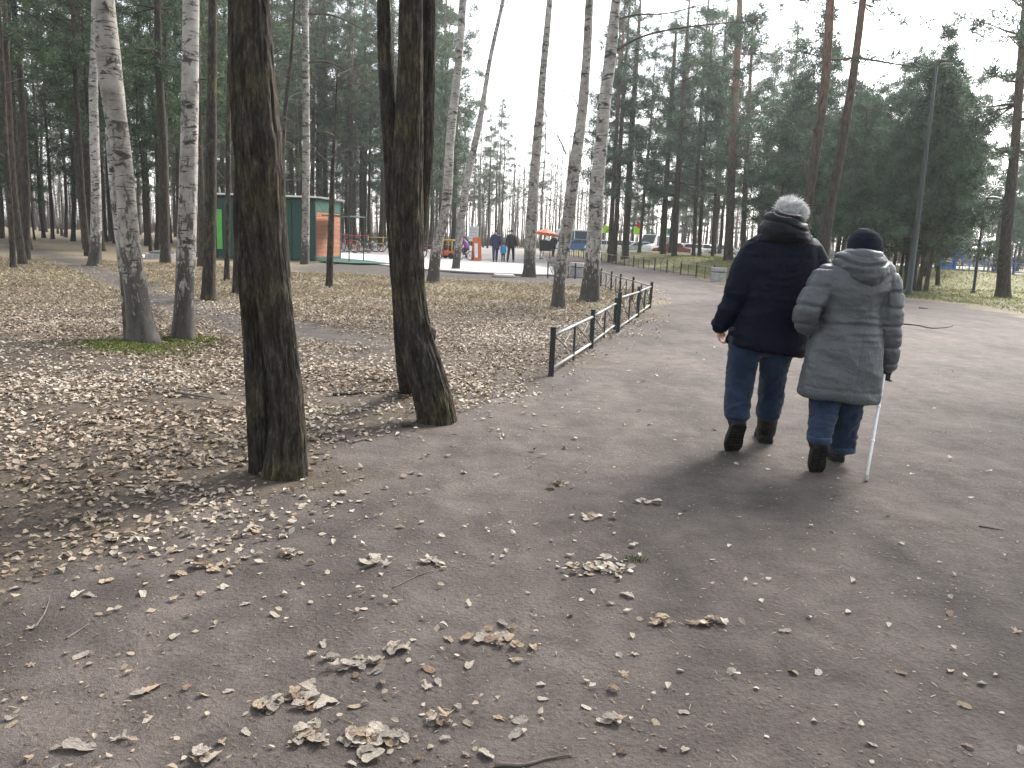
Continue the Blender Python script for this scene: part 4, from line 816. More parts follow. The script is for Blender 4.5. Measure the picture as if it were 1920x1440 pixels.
    V = np.stack([o-sd*0.0022, o+sd*0.0022, o+g*l*0.6+dv*0.004, o+g*l+np.array([0, 0, -0.004])], 1).reshape(-1, 3); bb = np.arange(n)[:, None]*4; Fc = np.concatenate([bb+np.array([[0, 1, 2]]), bb+np.array([[1, 3, 2]])]); me = make_mesh('strands', V, Fc); st = part('hair_strands', me, MT['hair_white'], t); st['kind'] = 'stuff'
    # body: one continuous figure under the clothes
    mb = MB(); head(mb, hc, h, fwd); limb(mb, [M(1474, 460), M(1478, 425, 0.02)], (0.065, 0.06), 6, 16)
    limb(mb, [M(1462, 640), M(1462, 560), M(1464, 500), M(1466, 462)], (0.13, 0.135, 0.15, 0.10), 14, 24); limb(mb, [M(1424, 470), M(1466, 458), M(1512, 472)], (0.055, 0.07, 0.055), 10, 16)
    limb(mb, sl, (0.05, 0.047, 0.042, 0.034, 0.027), 14, 14); limb(mb, sr, (0.05, 0.047, 0.042, 0.036, 0.028), 14, 14)
    w0 = np.array(sl[-1]); hand(mb, w0-d*0.005, (0.02, 0.10, -0.55), (0.55, 0.9, 0), 0.092, 0.75); hand(mb, np.array(sr[-1]), (-0.3, 0.8, -0.4), (-0.5, 0, 0.8), 0.092, 1.0)
    la, ra = M(1381, 776, -0.21), M(1440, 776, 0.05)
    limb(mb, [M(1425, 640), M(1393, 690, 0.0), M(1386, 720, -0.06), la], (0.085, 0.062, 0.055, 0.04), 14, 16); limb(mb, [M(1462, 640), M(1455, 690, 0.03), M(1448, 720, 0.05), ra], (0.085, 0.062, 0.055, 0.04), 14, 16)
    tl_, tr_ = G(1372, 846), G(1437, 820)
    limb(mb, [la, M(1384, 792, -0.20)], (0.034, 0.026), 6, 12); limb(mb, [ra, np.array([ra[0], ra[1]+0.09, 0.11])], (0.034, 0.022), 6, 12)
    me = remesh(*allV(mb), 0.0072, 2, 'body'); part('body', me, MT['skin'], t); face_parts(t, hc, h, fwd)
    # jeans
    tw = lambda l, r, y, dy, d: (M(l, y, dy), M(r, y+1, dy), d, d)
    L = [tw(1367, 1432, 636, 0.0, .105), tw(1366, 1424, 665, 0.0, .10), tw(1363, 1416, 695, 0.0, .093), tw(1361, 1411, 725, -0.06, .088), tw(1360, 1406, 752, -0.13, .083), tw(1359, 1404, 778, -0.20, .080), tw(1362, 1401, 785, -0.215, .074)]
    Rr = [tw(1420, 1490, 640, 0.0, .105), tw(1424, 1484, 668, 0.02, .10), tw(1426, 1474, 697, 0.03, .093), tw(1425, 1470, 725, 0.05, .088), tw(1422, 1466, 752, 0.05, .083), tw(1420, 1461, 776, 0.05, .08), tw(1423, 1458, 784, 0.05, .074)]
    hip = [(M(1367, 612), M(1500, 618), .13, .13), (M(1366, 640), M(1493, 646), .13, .13), (M(1385, 662), M(1470, 666), .09, .09)]
    trousers(t, L, Rr, hip, MT['jeans'], 1.5)
    heel = M(1388, 797, -0.31); toe = tl_.copy(); shoe(t, heel, toe+np.array([0, 0.0, 0.0]), (0.05, 0.8, 0.6), L=float(np.linalg.norm(toe-heel))*1.02, w=0.060, shaft=M(1382, 779, -0.165), sh_r=0.052)
    hg = G(1436, 833); shoe(t, hg, hg+np.array([0.06, 0.29, 0]), (0, 0, 1), L=0.30, w=0.064, shaft=M(1439, 772, 0.05), sh_r=0.068)
    return t
def woman():
    Y = 5.28; M = lambda px, py, dy=0.0: P(px, py, Y+dy)
    b = G(1558, 882); t = thing('person', 'walking woman in long grey hooded puffer coat, dark knit cap and jeans', 'person', (b[0], b[1], 0))
    hc = M(1621, 466, 0.05); h = 0.222; fwd = (-0.05, 1, -0.16)
    mb = MB()
    R = [(478, 1588, 1650, .07, .08), (490, 1572, 1662, .09, .105), (500, 1555, 1672, .105, .125), (512, 1543, 1676, .12, .14), (530, 1539, 1670, .13, .15), (555, 1540, 1655, .135, .15), (580, 1541, 1647, .135, .14), (600, 1539, 1645, .135, .135), (620, 1530, 1647, .145, .145), (650, 1518, 1650, .155, .16), (690, 1509, 1650, .165, .165), (720, 1502, 1648, .17, .165)]
    rr = [(M(l, y), M(r, y), df, db) for y, l, r, df, db in R]+[(M(1499, 735), M(1645, 748), .17, .165), (M(1502, 741), M(1643, 754), .155, .15)]
    mb.add(*ring_loft(rr, 44, 2.5))
    sl = [M(1549, 520), M(1533, 548, -0.02), M(1514, 580, -0.05), M(1509, 598, -0.01), M(1525, 606, 0.12), M(1532, 604, 0.24)]
    limb(mb, sl, (0.085, 0.084, 0.076, 0.073, 0.066, 0.055), 22, 24)
    sr = [M(1662, 522), M(1668, 560, -0.01), M(1667, 605, -0.02), M(1667, 650, 0.01), M(1667, 684, 0.04)]
    limb(mb, sr, (0.078, 0.080, 0.076, 0.066, 0.050), 22, 24)
    me = remesh(*allV(mb), 0.0100, 4, 'coat')
    cx = M(1600, 600)[0]; slp = np.array(sl); srp = np.array(sr)
    def near(V, C): return np.min(np.linalg.norm(V[:, None]-C[None], axis=2), axis=1)
    LC = resample(slp[:4], 12); RC = resample(srp, 14)
    def cf(V):
        dl, dr = near(V, LC), near(V, RC); arm = np.maximum(1-sstep(0.085, 0.11, dl)*1.0, 1-sstep(0.085, 0.105, dr)); arm = np.where((V[:, 0] > M(1652, 600)[0]) | (dl < 0.088), arm, 0)
        zz = V[:, 2]-0.35*(V[:, 0]-cx)*np.sign(V[:, 0]-cx)*0+0.018*noise(V*5); q = np.abs(((zz/0.118) % 1.0)-0.5)*2; quilt = 0.0065*(1-q**6*2.4)
        wz = M(1590, 608)[2]; waist = -0.014*np.exp(-((V[:, 2]-wz-0.008*noise(V*7))/0.009)**2)
        body = folds(V, 3.8, 0.008, (1, 1, 1.8), 11, 1.0)+folds(V, 10, 0.0030, (0.8, 1, 2.0), 14, 1.0)+waist*(1-arm)
        cseam = -0.005*np.exp(-((V[:, 0]-M(1597, 640)[0]-0.05*(V[:, 2]-0.9))/0.006)**2)*(V[:, 1] < Y)*(V[:, 2] < wz); hemz = M(1575, 727)[2]+0.10*(M(1575, 727)[0]-V[:, 0])*0.6; body = body+cseam-0.005*np.exp(-((V[:, 2]-hemz)/0.006)**2)
        wband = 0.007*np.exp(-((V[:, 2]-wz)/0.11)**2)*(1-2.2*np.abs(noise(V*np.array([6, 6, 26])+2)))
        return (1-arm)*(body+wband)+arm*(quilt+folds(V, 10, 0.0035, (1, 1, 1.8), 17, 1.0))+folds(V, 34, 0.0006, (1, 1, 1), 3)
    displace(me, cf); part('coat', me, MT['grey_cloth'], t)
    # hem band and hood
    mb = MB(); hr = [(534, 1598, 1630, .03, .13), (527, 1582, 1644, .04, .165), (515, 1570, 1654, .06, .19), (502, 1563, 1661, .08, .19), (490, 1561, 1661, .10, .175), (480, 1567, 1657, .11, .16), (472, 1577, 1650, .10, .15), (467, 1590, 1640, .08, .135)]
    mb.add(*ring_loft([(M(l, y), M(r, y+4), a, c) for y, l, r, a, c in hr], 40, 2.2)); me = remesh(*allV(mb), 0.0085, 4, 'hood'); zc = M(1611, 497)[2]; x0 = M(1611, 497)[0]
    def hf(V):
        w = V[:, 2]-1.6*(V[:, 0]-x0)**2/0.16*0.16+0.01*noise(V*9); return folds(V, 9, 0.007, (0.8, 0.8, 2.0), 23)+folds(V, 22, 0.003, (0.7, 0.7, 1.6), 29)-0.020*np.exp(-((w-zc)/0.009)**2)-0.006*np.exp(-((w-zc-0.05)/0.006)**2)
    displace(me, hf); part('hood', me, MT['grey_cloth'], t)
    # knitted cap
    mb = MB(); cr = [(486, 1591, 1651, .10, .11), (474, 1590, 1652, .105, .115), (460, 1591, 1652, .105, .115), (447, 1594, 1650, .10, .11), (437, 1600, 1645, .085, .092), (430, 1608, 1637, .055, .06), (427, 1616, 1629, .025, .03)]
    mb.add(*ring_loft([(M(l, y, 0.03), M(r, y+2, 0.03), a, c) for y, l, r, a, c in cr], 40, 2.1)); me = remesh(*allV(mb), 0.007, 3, 'cap'); hx, hy = M(1621, 460, 0.03)[:2]
    def kf(V):
        a = np.arctan2(V[:, 1]-hy, V[:, 0]-hx); return 0.0022*np.cos(a*46)+0.004*noise(V*14)
    displace(me, kf); part('knit_cap', me, MT['knit'], t)
    # body
    mb = MB(); head(mb, hc, h, fwd); limb(mb, [M(1612, 520), M(1618, 485, 0.03)], (0.055, 0.05), 6, 16); limb(mb, [M(1580, 720), M(1590, 640), M(1594, 570), M(1604, 525)], (0.12, 0.12, 0.12, 0.085), 14, 24); limb(mb, [M(1555, 526), M(1605, 512), M(1658, 526)], (0.05, 0.06, 0.05), 10, 14)
    limb(mb, sl, (0.045, 0.043, 0.04, 0.038, 0.034, 0.026), 14, 14); limb(mb, sr, (0.045, 0.043, 0.038, 0.032, 0.026), 14, 14)
    hand(mb, sl[-1], (-0.4, 0.8, -0.1), (0.1, 0.2, 1), 0.085, 0.9)
    la, ra = M(1534, 824, -0.23), M(1577, 842, 0.04)
    limb(mb, [M(1560, 725), M(1545, 770, -0.07), la], (0.075, 0.06, 0.04), 12, 16); limb(mb, [M(1590, 725), M(1588, 780, 0.03), ra], (0.075, 0.06, 0.04), 12, 16)
    tl_, tr_ = G(1531, 886), G(1573, 868); limb(mb, [la, M(1536, 836, -0.21)], (0.032, 0.024), 6, 12); limb(mb, [ra, np.array([ra[0], ra[1]+0.07, 0.08])], (0.032, 0.024), 6, 12)
    me = remesh(*allV(mb), 0.0072, 2, 'body'); part('body', me, MT['skin'], t); face_parts(t, hc, h, fwd)
    # gloved hand closed on the cane
    mb = MB(); wr = np.array(sr[-1]); hand(mb, wr+np.array([0, 0.005, -0.005]), (-0.12, 0.25, -0.9), (-0.5, 0.85, 0), 0.085, 1.25); limb(mb, [wr+np.array([0, 0, 0.05]), wr], (0.040, 0.036), 6, 14); me = remesh(*allV(mb), 0.0055, 2, 'glove'); part('glove', me, MT['glove'], t)
    mb = MB(); d = wr-np.array(sr[-2]); d /= np.linalg.norm(d); V, Fc = tube([wr-d*0.015, wr+d*0.005, wr+d*0.02], [0.053, 0.055, 0.047], 20); mb.add(V, Fc); part('cuff', mb.mesh('cuff'), MT['grey_cloth'], t)
    tw = lambda l, r, y, dy, d: (M(l, y, dy), M(r, y+1, dy), d, d)
    L = [tw(1512, 1585, 715, 0.0, .11), tw(1520, 1575, 745, 0.0, .10), tw(1521, 1568, 775, -0.07, .09), tw(1518, 1560, 800, -0.15, .083), tw(1516, 1556, 822, -0.22, .08), tw(1518, 1553, 828, -0.235, .074)]
    Rr = [tw(1562, 1632, 715, 0.0, .11), tw(1562, 1616, 755, 0.02, .10), tw(1560, 1610, 790, 0.03, .092), tw(1557, 1604, 820, 0.04, .088), tw(1556, 1600, 838, 0.04, .086), tw(1558, 1598, 845, 0.04, .08)]
    trousers(t, L, Rr, [(M(1512, 690), M(1630, 690), .13, .13), (M(1512, 715), M(1630, 718), .13, .13), (M(1530, 745), M(1610, 748), .09, .09)], MT['jeans'], 6.5)
    for rg_ in ((1555, 1601, 836, 0.04, .09), (1515, 1557, 818, -0.22, .084)):
        l, r, y, dy, d_ = rg_; mb = MB(); V, Fc = ring_loft([(M(l+1, y+9, dy), M(r-1, y+10, dy), d_, d_), (M(l-1, y+8, dy), M(r+1, y+9, dy), d_+.004, d_+.004), (M(l-1, y, dy), M(r+1, y+1, dy), d_+.004, d_+.004), (M(l+1, y-1, dy), M(r-1, y, dy), d_, d_)], 28, 2.1); mb.add(V, Fc); me = mb.mesh('turned_up_hem'); displace(me, lambda V: 0.003*noise(V*25)); part('turned_up_hem', me, MT['jeans_cuff'], t)
    heel = M(1541, 838, -0.31); shoe(t, heel, tl_, (-0.02, 0.8, 0.6), L=float(np.linalg.norm(tl_-heel))*1.02, w=0.052, shaft=M(1536, 824, -0.19), sh_r=0.046)
    hg = G(1573, 867); shoe(t, hg, hg+np.array([0.03, 0.26, 0]), (0, 0, 1), L=0.26, w=0.052, shaft=M(1577, 838, 0.06), sh_r=0.055)
    # white cane
    tip = G(1624, 902); top = M(1660, 688, 0.05); c = thing('white_cane', 'thin white walking cane held in the right hand of the woman', 'cane', tuple(tip)); d = (top-tip)
    mb = MB(); mb.tube([tip+d*k for k in (0.03, 0.33, 0.66, 0.93)], [0.0085, 0.009, 0.0095, 0.010], 10); part('shaft', mb.mesh('shaft'), MT['cane_white'], c)
    for k in (0.34, 0.64): mb = MB(); mb.tube([tip+d*(k-0.012), tip+d*(k+0.012)], 0.0118, 10); part('joint', mb.mesh('joint'), MT['cane_white'], c)
    mb = MB(); mb.tube([tip, tip+d*0.008, tip+d*0.045, tip+d*0.05], [0.011, 0.014, 0.0125, 0.009], 10); part('rubber_tip', mb.mesh('rubber_tip'), MT['concrete'], c)
    mb = MB(); mb.tube([tip+d*0.93, top+d*0.01, top+d*0.07], [0.012, 0.015, 0.013], 10); part('handle', mb.mesh('handle'), MT['dark_cloth'], c)
    return t
man(); woman()

# ------------------------------------------------------------------ far figures
def figure(label, px, py, Hh, jacket, legs, facing=0.0, stride=0.28, hair='hair_brown', cap=None, Y=None):
    """small walking figure; facing = heading angle from +Y"""
    b = G(px, py, 0.06); b[2] = 0.055; t = thing('person', label, 'person', tuple(b), facing); k = Hh/1.75; L = lambda x, y, z: np.array([x, y, z])*k
    def mk(name, mb, vox, m): return obj(name, remesh(*allV(mb), vox*k, 3, name), m, t)
    hip = L(0, 0, 0.92); ft = [(L(-0.10, -stride, 0.07), L(-0.10, -stride*0.35, 0.50)), (L(0.10, stride*0.9, 0.06), L(0.10, stride*0.62, 0.50))]; sh = L(0, 0.02, 1.42)
    mb = MB(); head(mb, L(0, 0.05, 1.63), 0.235*k, (0, 1, -0.05)); limb(mb, [L(0, 0, 1.4), L(0, 0.03, 1.56)], (0.06*k, 0.055*k), 6, 12); limb(mb, [hip, L(0, 0, 1.2), sh], (0.12*k, 0.12*k, 0.11*k), 8, 16)
    arms = [[L(s*0.19, 0.0, 1.40), L(s*0.25, -s*0.05, 1.14), L(s*0.25, s*0.10+0.06, 0.90)] for s in (-1, 1)]
    for a in arms: limb(mb, a, (0.04*k, 0.036*k, 0.028*k), 8, 10); hand(mb, a[-1], (0, 0.25, -0.8), (0, 1, 0.2), 0.085*k, 0.6)
    for f, kn in ft: limb(mb, [hip+L(np.sign(f[0])*0.09, 0, -0.02), kn, f+L(0, 0, 0.03)], (0.07*k, 0.05*k, 0.035*k), 8, 12)
    mk('body', mb, 0.014, MT['skin'])
    mb = MB(); V, Fc = ring_loft([(L(-0.19, 0, 0.80), L(0.19, 0, 0.80), 0.14*k, 0.14*k), (L(-0.20, 0, 1.0), L(0.20, 0, 1.0), 0.14*k, 0.14*k), (L(-0.22, 0, 1.3), L(0.22, 0, 1.3), 0.14*k, 0.14*k), (L(-0.20, 0, 1.43), L(0.20, 0, 1.43), 0.11*k, 0.12*k), (L(-0.08, 0.02, 1.50), L(0.08, 0.02, 1.50), 0.08*k, 0.09*k)], 24, 2.4); mb.add(V, Fc)
    for a in arms: limb(mb, [a[0], a[1], a[2]*0.97+a[1]*0.03], (0.075*k, 0.065*k, 0.05*k), 10, 14)
    mk('jacket', mb, 0.018, MT[jacket])
    mb = MB(); mb.add(*ring_loft([(L(-0.17, 0, 0.78), L(0.17, 0, 0.78), 0.12*k, 0.12*k), (L(-0.17, 0, 0.98), L(0.17, 0, 0.98), 0.12*k, 0.12*k)], 20, 2.4))
    for f, kn in ft: limb(mb, [hip+L(np.sign(f[0])*0.09, 0, -0.04), kn, f+L(0, 0, 0.07)], (0.105*k, 0.078*k, 0.065*k), 10, 14)
    mk('trousers', mb, 0.018, MT[legs])
    for f, kn in ft:
        mb = MB(); limb(mb, [f+L(0, -0.04, -0.025), f+L(0, 0.10, -0.028), f+L(0, 0.19, -0.035)], (0.045*k, 0.042*k, 0.032*k), 8, 12); mk('shoe', mb, 0.014, MT['black_rubber'])
    mb = MB(); mb.add(*ell(L(0, 0.035, 1.675), (0.088*k, 0.105*k, 0.098*k), 18)); mk('cap' if cap else 'hair', mb, 0.014, MT[cap or hair]); return t
figure('walker in navy jacket, left adult of the group crossing the plaza', 928, 491, 1.74, 'navy_far', 'navy_far', 0.15, 0.22)
figure('walker in black jacket, right adult of the group crossing the plaza', 957, 491, 1.78, 'dark_cloth', 'dark_cloth', -0.2, 0.30)
figure('small child in bright blue jacket between two adults on the plaza', 943, 491, 1.02, 'sky_cloth', 'dark_cloth', 0.0, 0.12)
figure('dark dressed person with a pale pink cap beside the orange parasol', 1037, 481, 1.72, 'dark_cloth', 'dark_cloth', 0.5, 0.12, cap='purple_cloth')
def bicycle(label, p, rot, frame_m, k=1.0, lean=0.0, group=None):
    t = thing('bicycle', label, 'bicycle', tuple(p), rot, group); t.rotation_euler = (0, lean, rot); r = 0.33*k; zc = r+0.02; hx = 0.52*k
    def ringm(c, R, rr, name, m, n=24, q=6):
        V, Fc = [], []
        for i in range(n):
            a = i*2*math.pi/n
            for j in range(q): b = j*2*math.pi/q; V.append((c[0], c[1]+(R+rr*math.cos(b))*math.cos(a), c[2]+(R+rr*math.cos(b))*math.sin(a))); V[-1] = (c[0]+rr*math.sin(b), V[-1][1], V[-1][2])
        Fc = [(i*q+j, i*q+(j+1) % q, ((i+1) % n)*q+(j+1) % q, ((i+1) % n)*q+j) for i in range(n) for j in range(q)]; return V, Fc
    for s in (-1, 1):
        c = (0, s*hx, zc); w_ = obj('wheel', make_mesh('tyre', *ringm(c, r, 0.024*k, '', None)), MT['black_rubber'], t)
        mb = MB(); mb.add(*ringm(c, r-0.03*k, 0.009*k, '', None))
        for i in range(14): a = i*2*math.pi/14; mb.tube([np.array(c), np.array(c)+(0, math.cos(a)*(r-0.03*k), math.sin(a)*(r-0.03*k))], 0.0022, 3, False)
        mb.tube([np.array(c)-(0.04, 0, 0), np.array(c)+(0.04, 0, 0)], 0.016, 6); obj('rim', mb.mesh('rim'), MT['rail_metal'], w_)
    bb = np.array([0, -0.05*k, 0.29*k]); seat = np.array([0, -0.20*k, 0.82*k]); st = np.array([0, 0.36*k, 0.80*k]); hd = np.array([0, 0.40*k, 0.66*k]); ra = np.array([0, -hx, zc]); fa = np.array([0, hx, zc])
    mb = MB()
    for a, b in ((bb, seat), (bb, hd), (seat*0.85+bb*0.15, st), (hd, st+(0, -0.01, 0.05)), (bb, ra), (seat*0.8+bb*0.2, ra), (hd, fa)): mb.tube([a, b], 0.017*k, 6)
    obj('frame', mb.mesh('frame'), MT[frame_m], t)
    mb = MB(); hb = st+np.array([0, -0.03, 0.16*k]); mb.tube([st, hb], 0.012*k, 5); mb.tube([hb+(-0.28*k, -0.08, 0.02), hb+(-0.12*k, 0.02, 0), hb+(0.12*k, 0.02, 0), hb+(0.28*k, -0.08, 0.02)], 0.013*k, 6); obj('handlebar', mb.mesh('handlebar'), MT['black_rubber'], t)
    mb = MB(); mb.add(*ell(seat+(0, 0, 0.05), (0.07*k, 0.14*k, 0.035*k), 12)); obj('saddle', mb.mesh('saddle'), MT['black_rubber'], t)
    mb = MB(); mb.tube([bb+(0.08, 0, 0.1), bb+(0.08, 0, 0), bb+(-0.08, 0, 0), bb+(-0.08, 0, -0.1)], 0.01, 5); mb.box(bb+(0.06, -0.04, 0.09), bb+(0.15, 0.04, 0.11)); mb.box(bb+(-0.15, -0.04, -0.11), bb+(-0.06, 0.04, -0.09)); obj('crank', mb.mesh('crank'), MT['brace_metal'], t); return t
for i, (px, py, fm, rot, lab) in enumerate([(652, 474, 'red_paint', 1.2, 'red framed bicycle parked nearest the kiosk front'), (664, 473, 'orange_plastic', 1.45, 'orange framed bicycle in the parked row by the kiosk'), (677, 473, 'black_rubber', 1.3, 'black bicycle in the middle of the parked row by the kiosk'), (690, 472, 'car_dark', 1.6, 'dark bicycle fourth from the kiosk in the parked row'), (702, 472, 'brace_metal', 1.35, 'grey bicycle at the yellow barrier end of the parked row')]):
    p = G(px, py, 0.045); bicycle(lab, p, rot, fm, 1.0, 0.10, 'bicycles parked by the kiosk')
p = G(806, 485, 0.045); bicycle('red bicycle standing alone left of the grey spotted birch', p, 1.35, 'red_paint', 0.95)
# child on a bicycle, purple jacket and pale helmet
p = G(872, 488, 0.05); cb = bicycle('small bicycle ridden by the child in purple', p, 0.9, 'car_dark', 0.72)
def rider(p, rot):
    t = thing('person', 'child in purple jacket and pale helmet riding a small bicycle', 'person', tuple(p), rot); L = lambda *a: np.array(a, float)
    mb = MB(); head(mb, L(0, 0.10, 1.22), 0.20, (0, 1, -0.1)); limb(mb, [L(0, -0.14, 0.68), L(0, -0.02, 0.9), L(0, 0.07, 1.1)], (0.09, 0.09, 0.06), 8, 14)
    for s in (-1, 1): limb(mb, [L(s*0.12, 0.03, 1.02), L(s*0.17, 0.14, 0.86), L(s*0.17, 0.24, 0.74)], (0.033, 0.03, 0.024), 8, 10); hand(mb, L(s*0.17, 0.23, 0.735), (0, 0.9, -0.3), (-s, 0, 0.2), 0.06, 0.9)
    for s, z in ((-1, 0.30), (1, 0.14)): limb(mb, [L(s*0.07, -0.12, 0.66), L(s*0.10, 0.14, 0.55 if s < 0 else 0.42), L(s*0.10, 0.0, z)], (0.055, 0.045, 0.03), 8, 10)
    obj('body', remesh(*allV(mb), 0.011, 2, 'body'), MT['skin'], t)
    mb = MB(); mb.add(*ring_loft([(L(-0.15, -0.13, 0.64), L(0.15, -0.13, 0.64), .12, .12), (L(-0.16, -0.06, 0.85), L(0.16, -0.06, 0.85), .12, .12), (L(-0.15, 0.03, 1.04), L(0.15, 0.03, 1.04), .10, .10), (L(-0.06, 0.07, 1.10), L(0.06, 0.07, 1.10), .06, .06)], 20))
    for s in (-1, 1): limb(mb, [L(s*0.13, 0.03, 1.01), L(s*0.17, 0.14, 0.86), L(s*0.17, 0.22, 0.76)], (0.055, 0.05, 0.042), 8, 12)
    obj('jacket', remesh(*allV(mb), 0.014, 3, 'jacket'), MT['purple_cloth'], t)
    mb = MB()
    for s, z in ((-1, 0.32), (1, 0.16)): limb(mb, [L(s*0.07, -0.13, 0.66), L(s*0.10, 0.14, 0.55 if s < 0 else 0.42), L(s*0.10, 0.0, z)], (0.085, 0.07, 0.055), 8, 12)
    obj('trousers', remesh(*allV(mb), 0.014, 3, 'trousers'), MT['grey_far'], t)
    mb = MB(); mb.add(*ell(L(0, 0.085, 1.27), (0.10, 0.125, 0.09), 16)); obj('helmet', remesh(*allV(mb), 0.011, 2, 'helmet'), MT['purple_cloth'], t)
    for s, z in ((-1, 0.26), (1, 0.10)): mb = MB(); limb(mb, [L(s*0.10, -0.04, z), L(s*0.10, 0.09, z-0.01)], (0.04, 0.033), 6, 10); obj('shoe', remesh(*allV(mb), 0.011, 2, 'shoe'), MT['white_paint'], t)
rider(p, 0.9)
def ride_on():
    p = G(840, 485, 0.05); t = thing('toy_car', 'orange and yellow ride-on toy car on the plaza', 'toy car', tuple(p), 1.1)
    def bx(n, lo, hi, m, b=0.03): mb = MB(); mb.bbox(lo, hi, b); return obj(n, mb.mesh(n), MT[m], t)
    bx('body', (-0.33, -0.62, 0.16), (0.33, 0.62, 0.46), 'orange_plastic', 0.07); bx('bonnet', (-0.30, 0.22, 0.44), (0.30, 0.60, 0.56), 'orange_plastic', 0.05); bx('seat', (-0.24, -0.36, 0.44), (0.24, -0.16, 0.78), 'black_rubber')
    bx('windscreen_frame', (-0.28, 0.16, 0.50), (0.28, 0.20, 0.80), 'black_rubber', 0.01); bx('roof', (-0.32, -0.50, 1.02), (0.32, 0.30, 1.10), 'yellow_paint'); 
    for s in (-1, 1): bx('roof_post', (s*0.28-0.03, -0.46, 0.44), (s*0.28+0.03, -0.38, 1.03), 'yellow_paint', 0.01); bx('roof_post', (s*0.28-0.03, 0.16, 0.44), (s*0.28+0.03, 0.22, 1.03), 'yellow_paint', 0.01)
    for s in (-1, 1):
        for y in (-0.40, 0.38): mb = MB(); mb.tube([(s*0.27, y, 0.17), (s*0.39, y, 0.17)], 0.165, 18); obj('wheel', mb.mesh('wheel', False), MT['black_rubber'], t)
ride_on()
def aboard():
    p = G(893, 489, 0.05); t = thing('sign_board', 'tall orange and white folding advertising board on the plaza', 'sign', tuple(p), 0.5)
    for s in (-1, 1):
        M = Matrix.Rotation(-s*0.13, 4, 'X') @ Matrix.Translation((0, s*0.02, 0)); M = Matrix.Translation((0, s*0.17, 0)) @ Matrix.Rotation(s*0.13, 4, 'X')
        mb = MB(); mb.bbox((-0.24, -0.015, 0.0), (0.24, 0.015, 1.28), 0.006, M); pn = obj('panel', mb.mesh('panel', False), MT['orange_plastic'], t)
        mb = MB(); mb.box((-0.18, -0.019 if s < 0 else 0.016, 0.18), (0.02, -0.016 if s < 0 else 0.019, 0.95), M); obj('poster', mb.mesh('poster', False), MT['white_paint'], t)
    mb = MB(); mb.tube([(-0.24, 0, 1.29), (0.24, 0, 1.29)], 0.012, 6); obj('hinge', mb.mesh('hinge'), MT['yellow_paint'], t)
aboard()
def notice():
    p = GX(887, 66); t = thing('notice_board', 'white notice board standing behind the plaza', 'notice board', tuple(p))
    mb = MB(); mb.bbox((-0.38, -0.02, 0.95), (0.38, 0.02, 2.15), 0.01); obj('board', mb.mesh('board', False), MT['white_paint'], t)
    for s in (-1, 1): mb = MB(); mb.tube([(s*0.34, 0.04, -0.05), (s*0.34, 0.04, 2.2)], 0.03, 8); obj('post', mb.mesh('post'), MT['brace_metal'], t)
    for k in range(4): mb = MB(); mb.box((-0.30, -0.026, 1.15+k*0.24), (0.30, -0.0215, 1.19+k*0.24)); obj('text_line', mb.mesh('text_line', False), MT['cream_paint'], t)
notice()
def barrier():
    pts = [G(x, y, 0.05) for x, y in ((690, 471), (718, 472), (746, 473), (775, 474))]; t = thing('barrier', 'yellow tube barrier behind the parked bicycles', 'barrier', tuple(pts[0]))
    for p in pts: mb = MB(); mb.tube([p, p+(0, 0, 1.05)], 0.035, 8); part('post', mb.mesh('post'), MT['yellow_paint'], t)
    for a, b in zip(pts, pts[1:]):
        for z in (0.98, 0.55): mb = MB(); mb.tube([a+(0, 0, z), b+(0, 0, z)], 0.028, 8); part('rail', mb.mesh('rail'), MT['yellow_paint'], t)
    a, b = G(640, 469, 0.05), G(693, 470, 0.05); t = thing('tape_line', 'red barrier tape stretched above the parked bicycles', 'tape', tuple(a))
    mb = MB(); w = [a+(b-a)*k+(0, 0, 1.12-0.10*math.sin(math.pi*k)) for k in np.linspace(0, 1, 9)]; V = [q for p in w for q in (p-(0, 0, 0.03), p+(0, 0, 0.03), p+(0, 0.004, 0.03), p+(0, 0.004, -0.03))]; mb.add(V, [(4*i+j, 4*i+4+j, 4*i+4+(j+1) % 4, 4*i+(j+1) % 4) for i in range(8) for j in range(4)]); part('tape', mb.mesh('tape', False), MT['red_paint'], t)
    mb = MB(); mb.tube([a, a+(0, 0, 1.15)], 0.02, 6); part('stake', mb.mesh('stake'), MT['brace_metal'], t)
barrier()
def parasol():
    p = GX(1017, 56, 0.04); t = thing('parasol', 'orange parasol over a small dark stall on the plaza', 'parasol', tuple(p)); n = 8; R = 0.85
    t.rotation_euler = (0, 0.10, 0); V = [(0, 0, 2.05)]+[(R*math.cos(a*2*math.pi/n), R*math.sin(a*2*math.pi/n), 1.75) for a in range(n)]+[(R*math.cos(a*2*math.pi/n), R*math.sin(a*2*math.pi/n), 1.58) for a in range(n)]
    obj('canopy', make_mesh('canopy', V, [(0, 1+i, 1+(i+1) % n) for i in range(n)]+[(1+i, 1+n+i, 1+n+(i+1) % n, 1+(i+1) % n) for i in range(n)], False), MT['orange_plastic'], t)
    mb = MB(); mb.tube([(0, 0, 0), (0, 0, 2.05)], 0.022, 6); mb.tube([(0, 0, 0), (0, 0, 0.08)], 0.22, 12); obj('pole', mb.mesh('pole'), MT['rail_metal'], t)
    t = thing('stall_cart', 'dark little cart with red legs under the orange parasol', 'cart', tuple(p+np.array([0.15, -0.6, 0.01]))); mb = MB(); mb.bbox((-0.4, -0.25, 0.55), (0.4, 0.25, 1.25), 0.03); obj('box', mb.mesh('box', False), MT['dark_cloth'], t)
    for x in (-0.34, 0.34):
        for y in (-0.2, 0.2): mb = MB(); mb.tube([(x, y, 0), (x*0.9, y, 0.56)], 0.025, 6); obj('leg', mb.mesh('leg'), MT['red_paint'], t)
parasol()
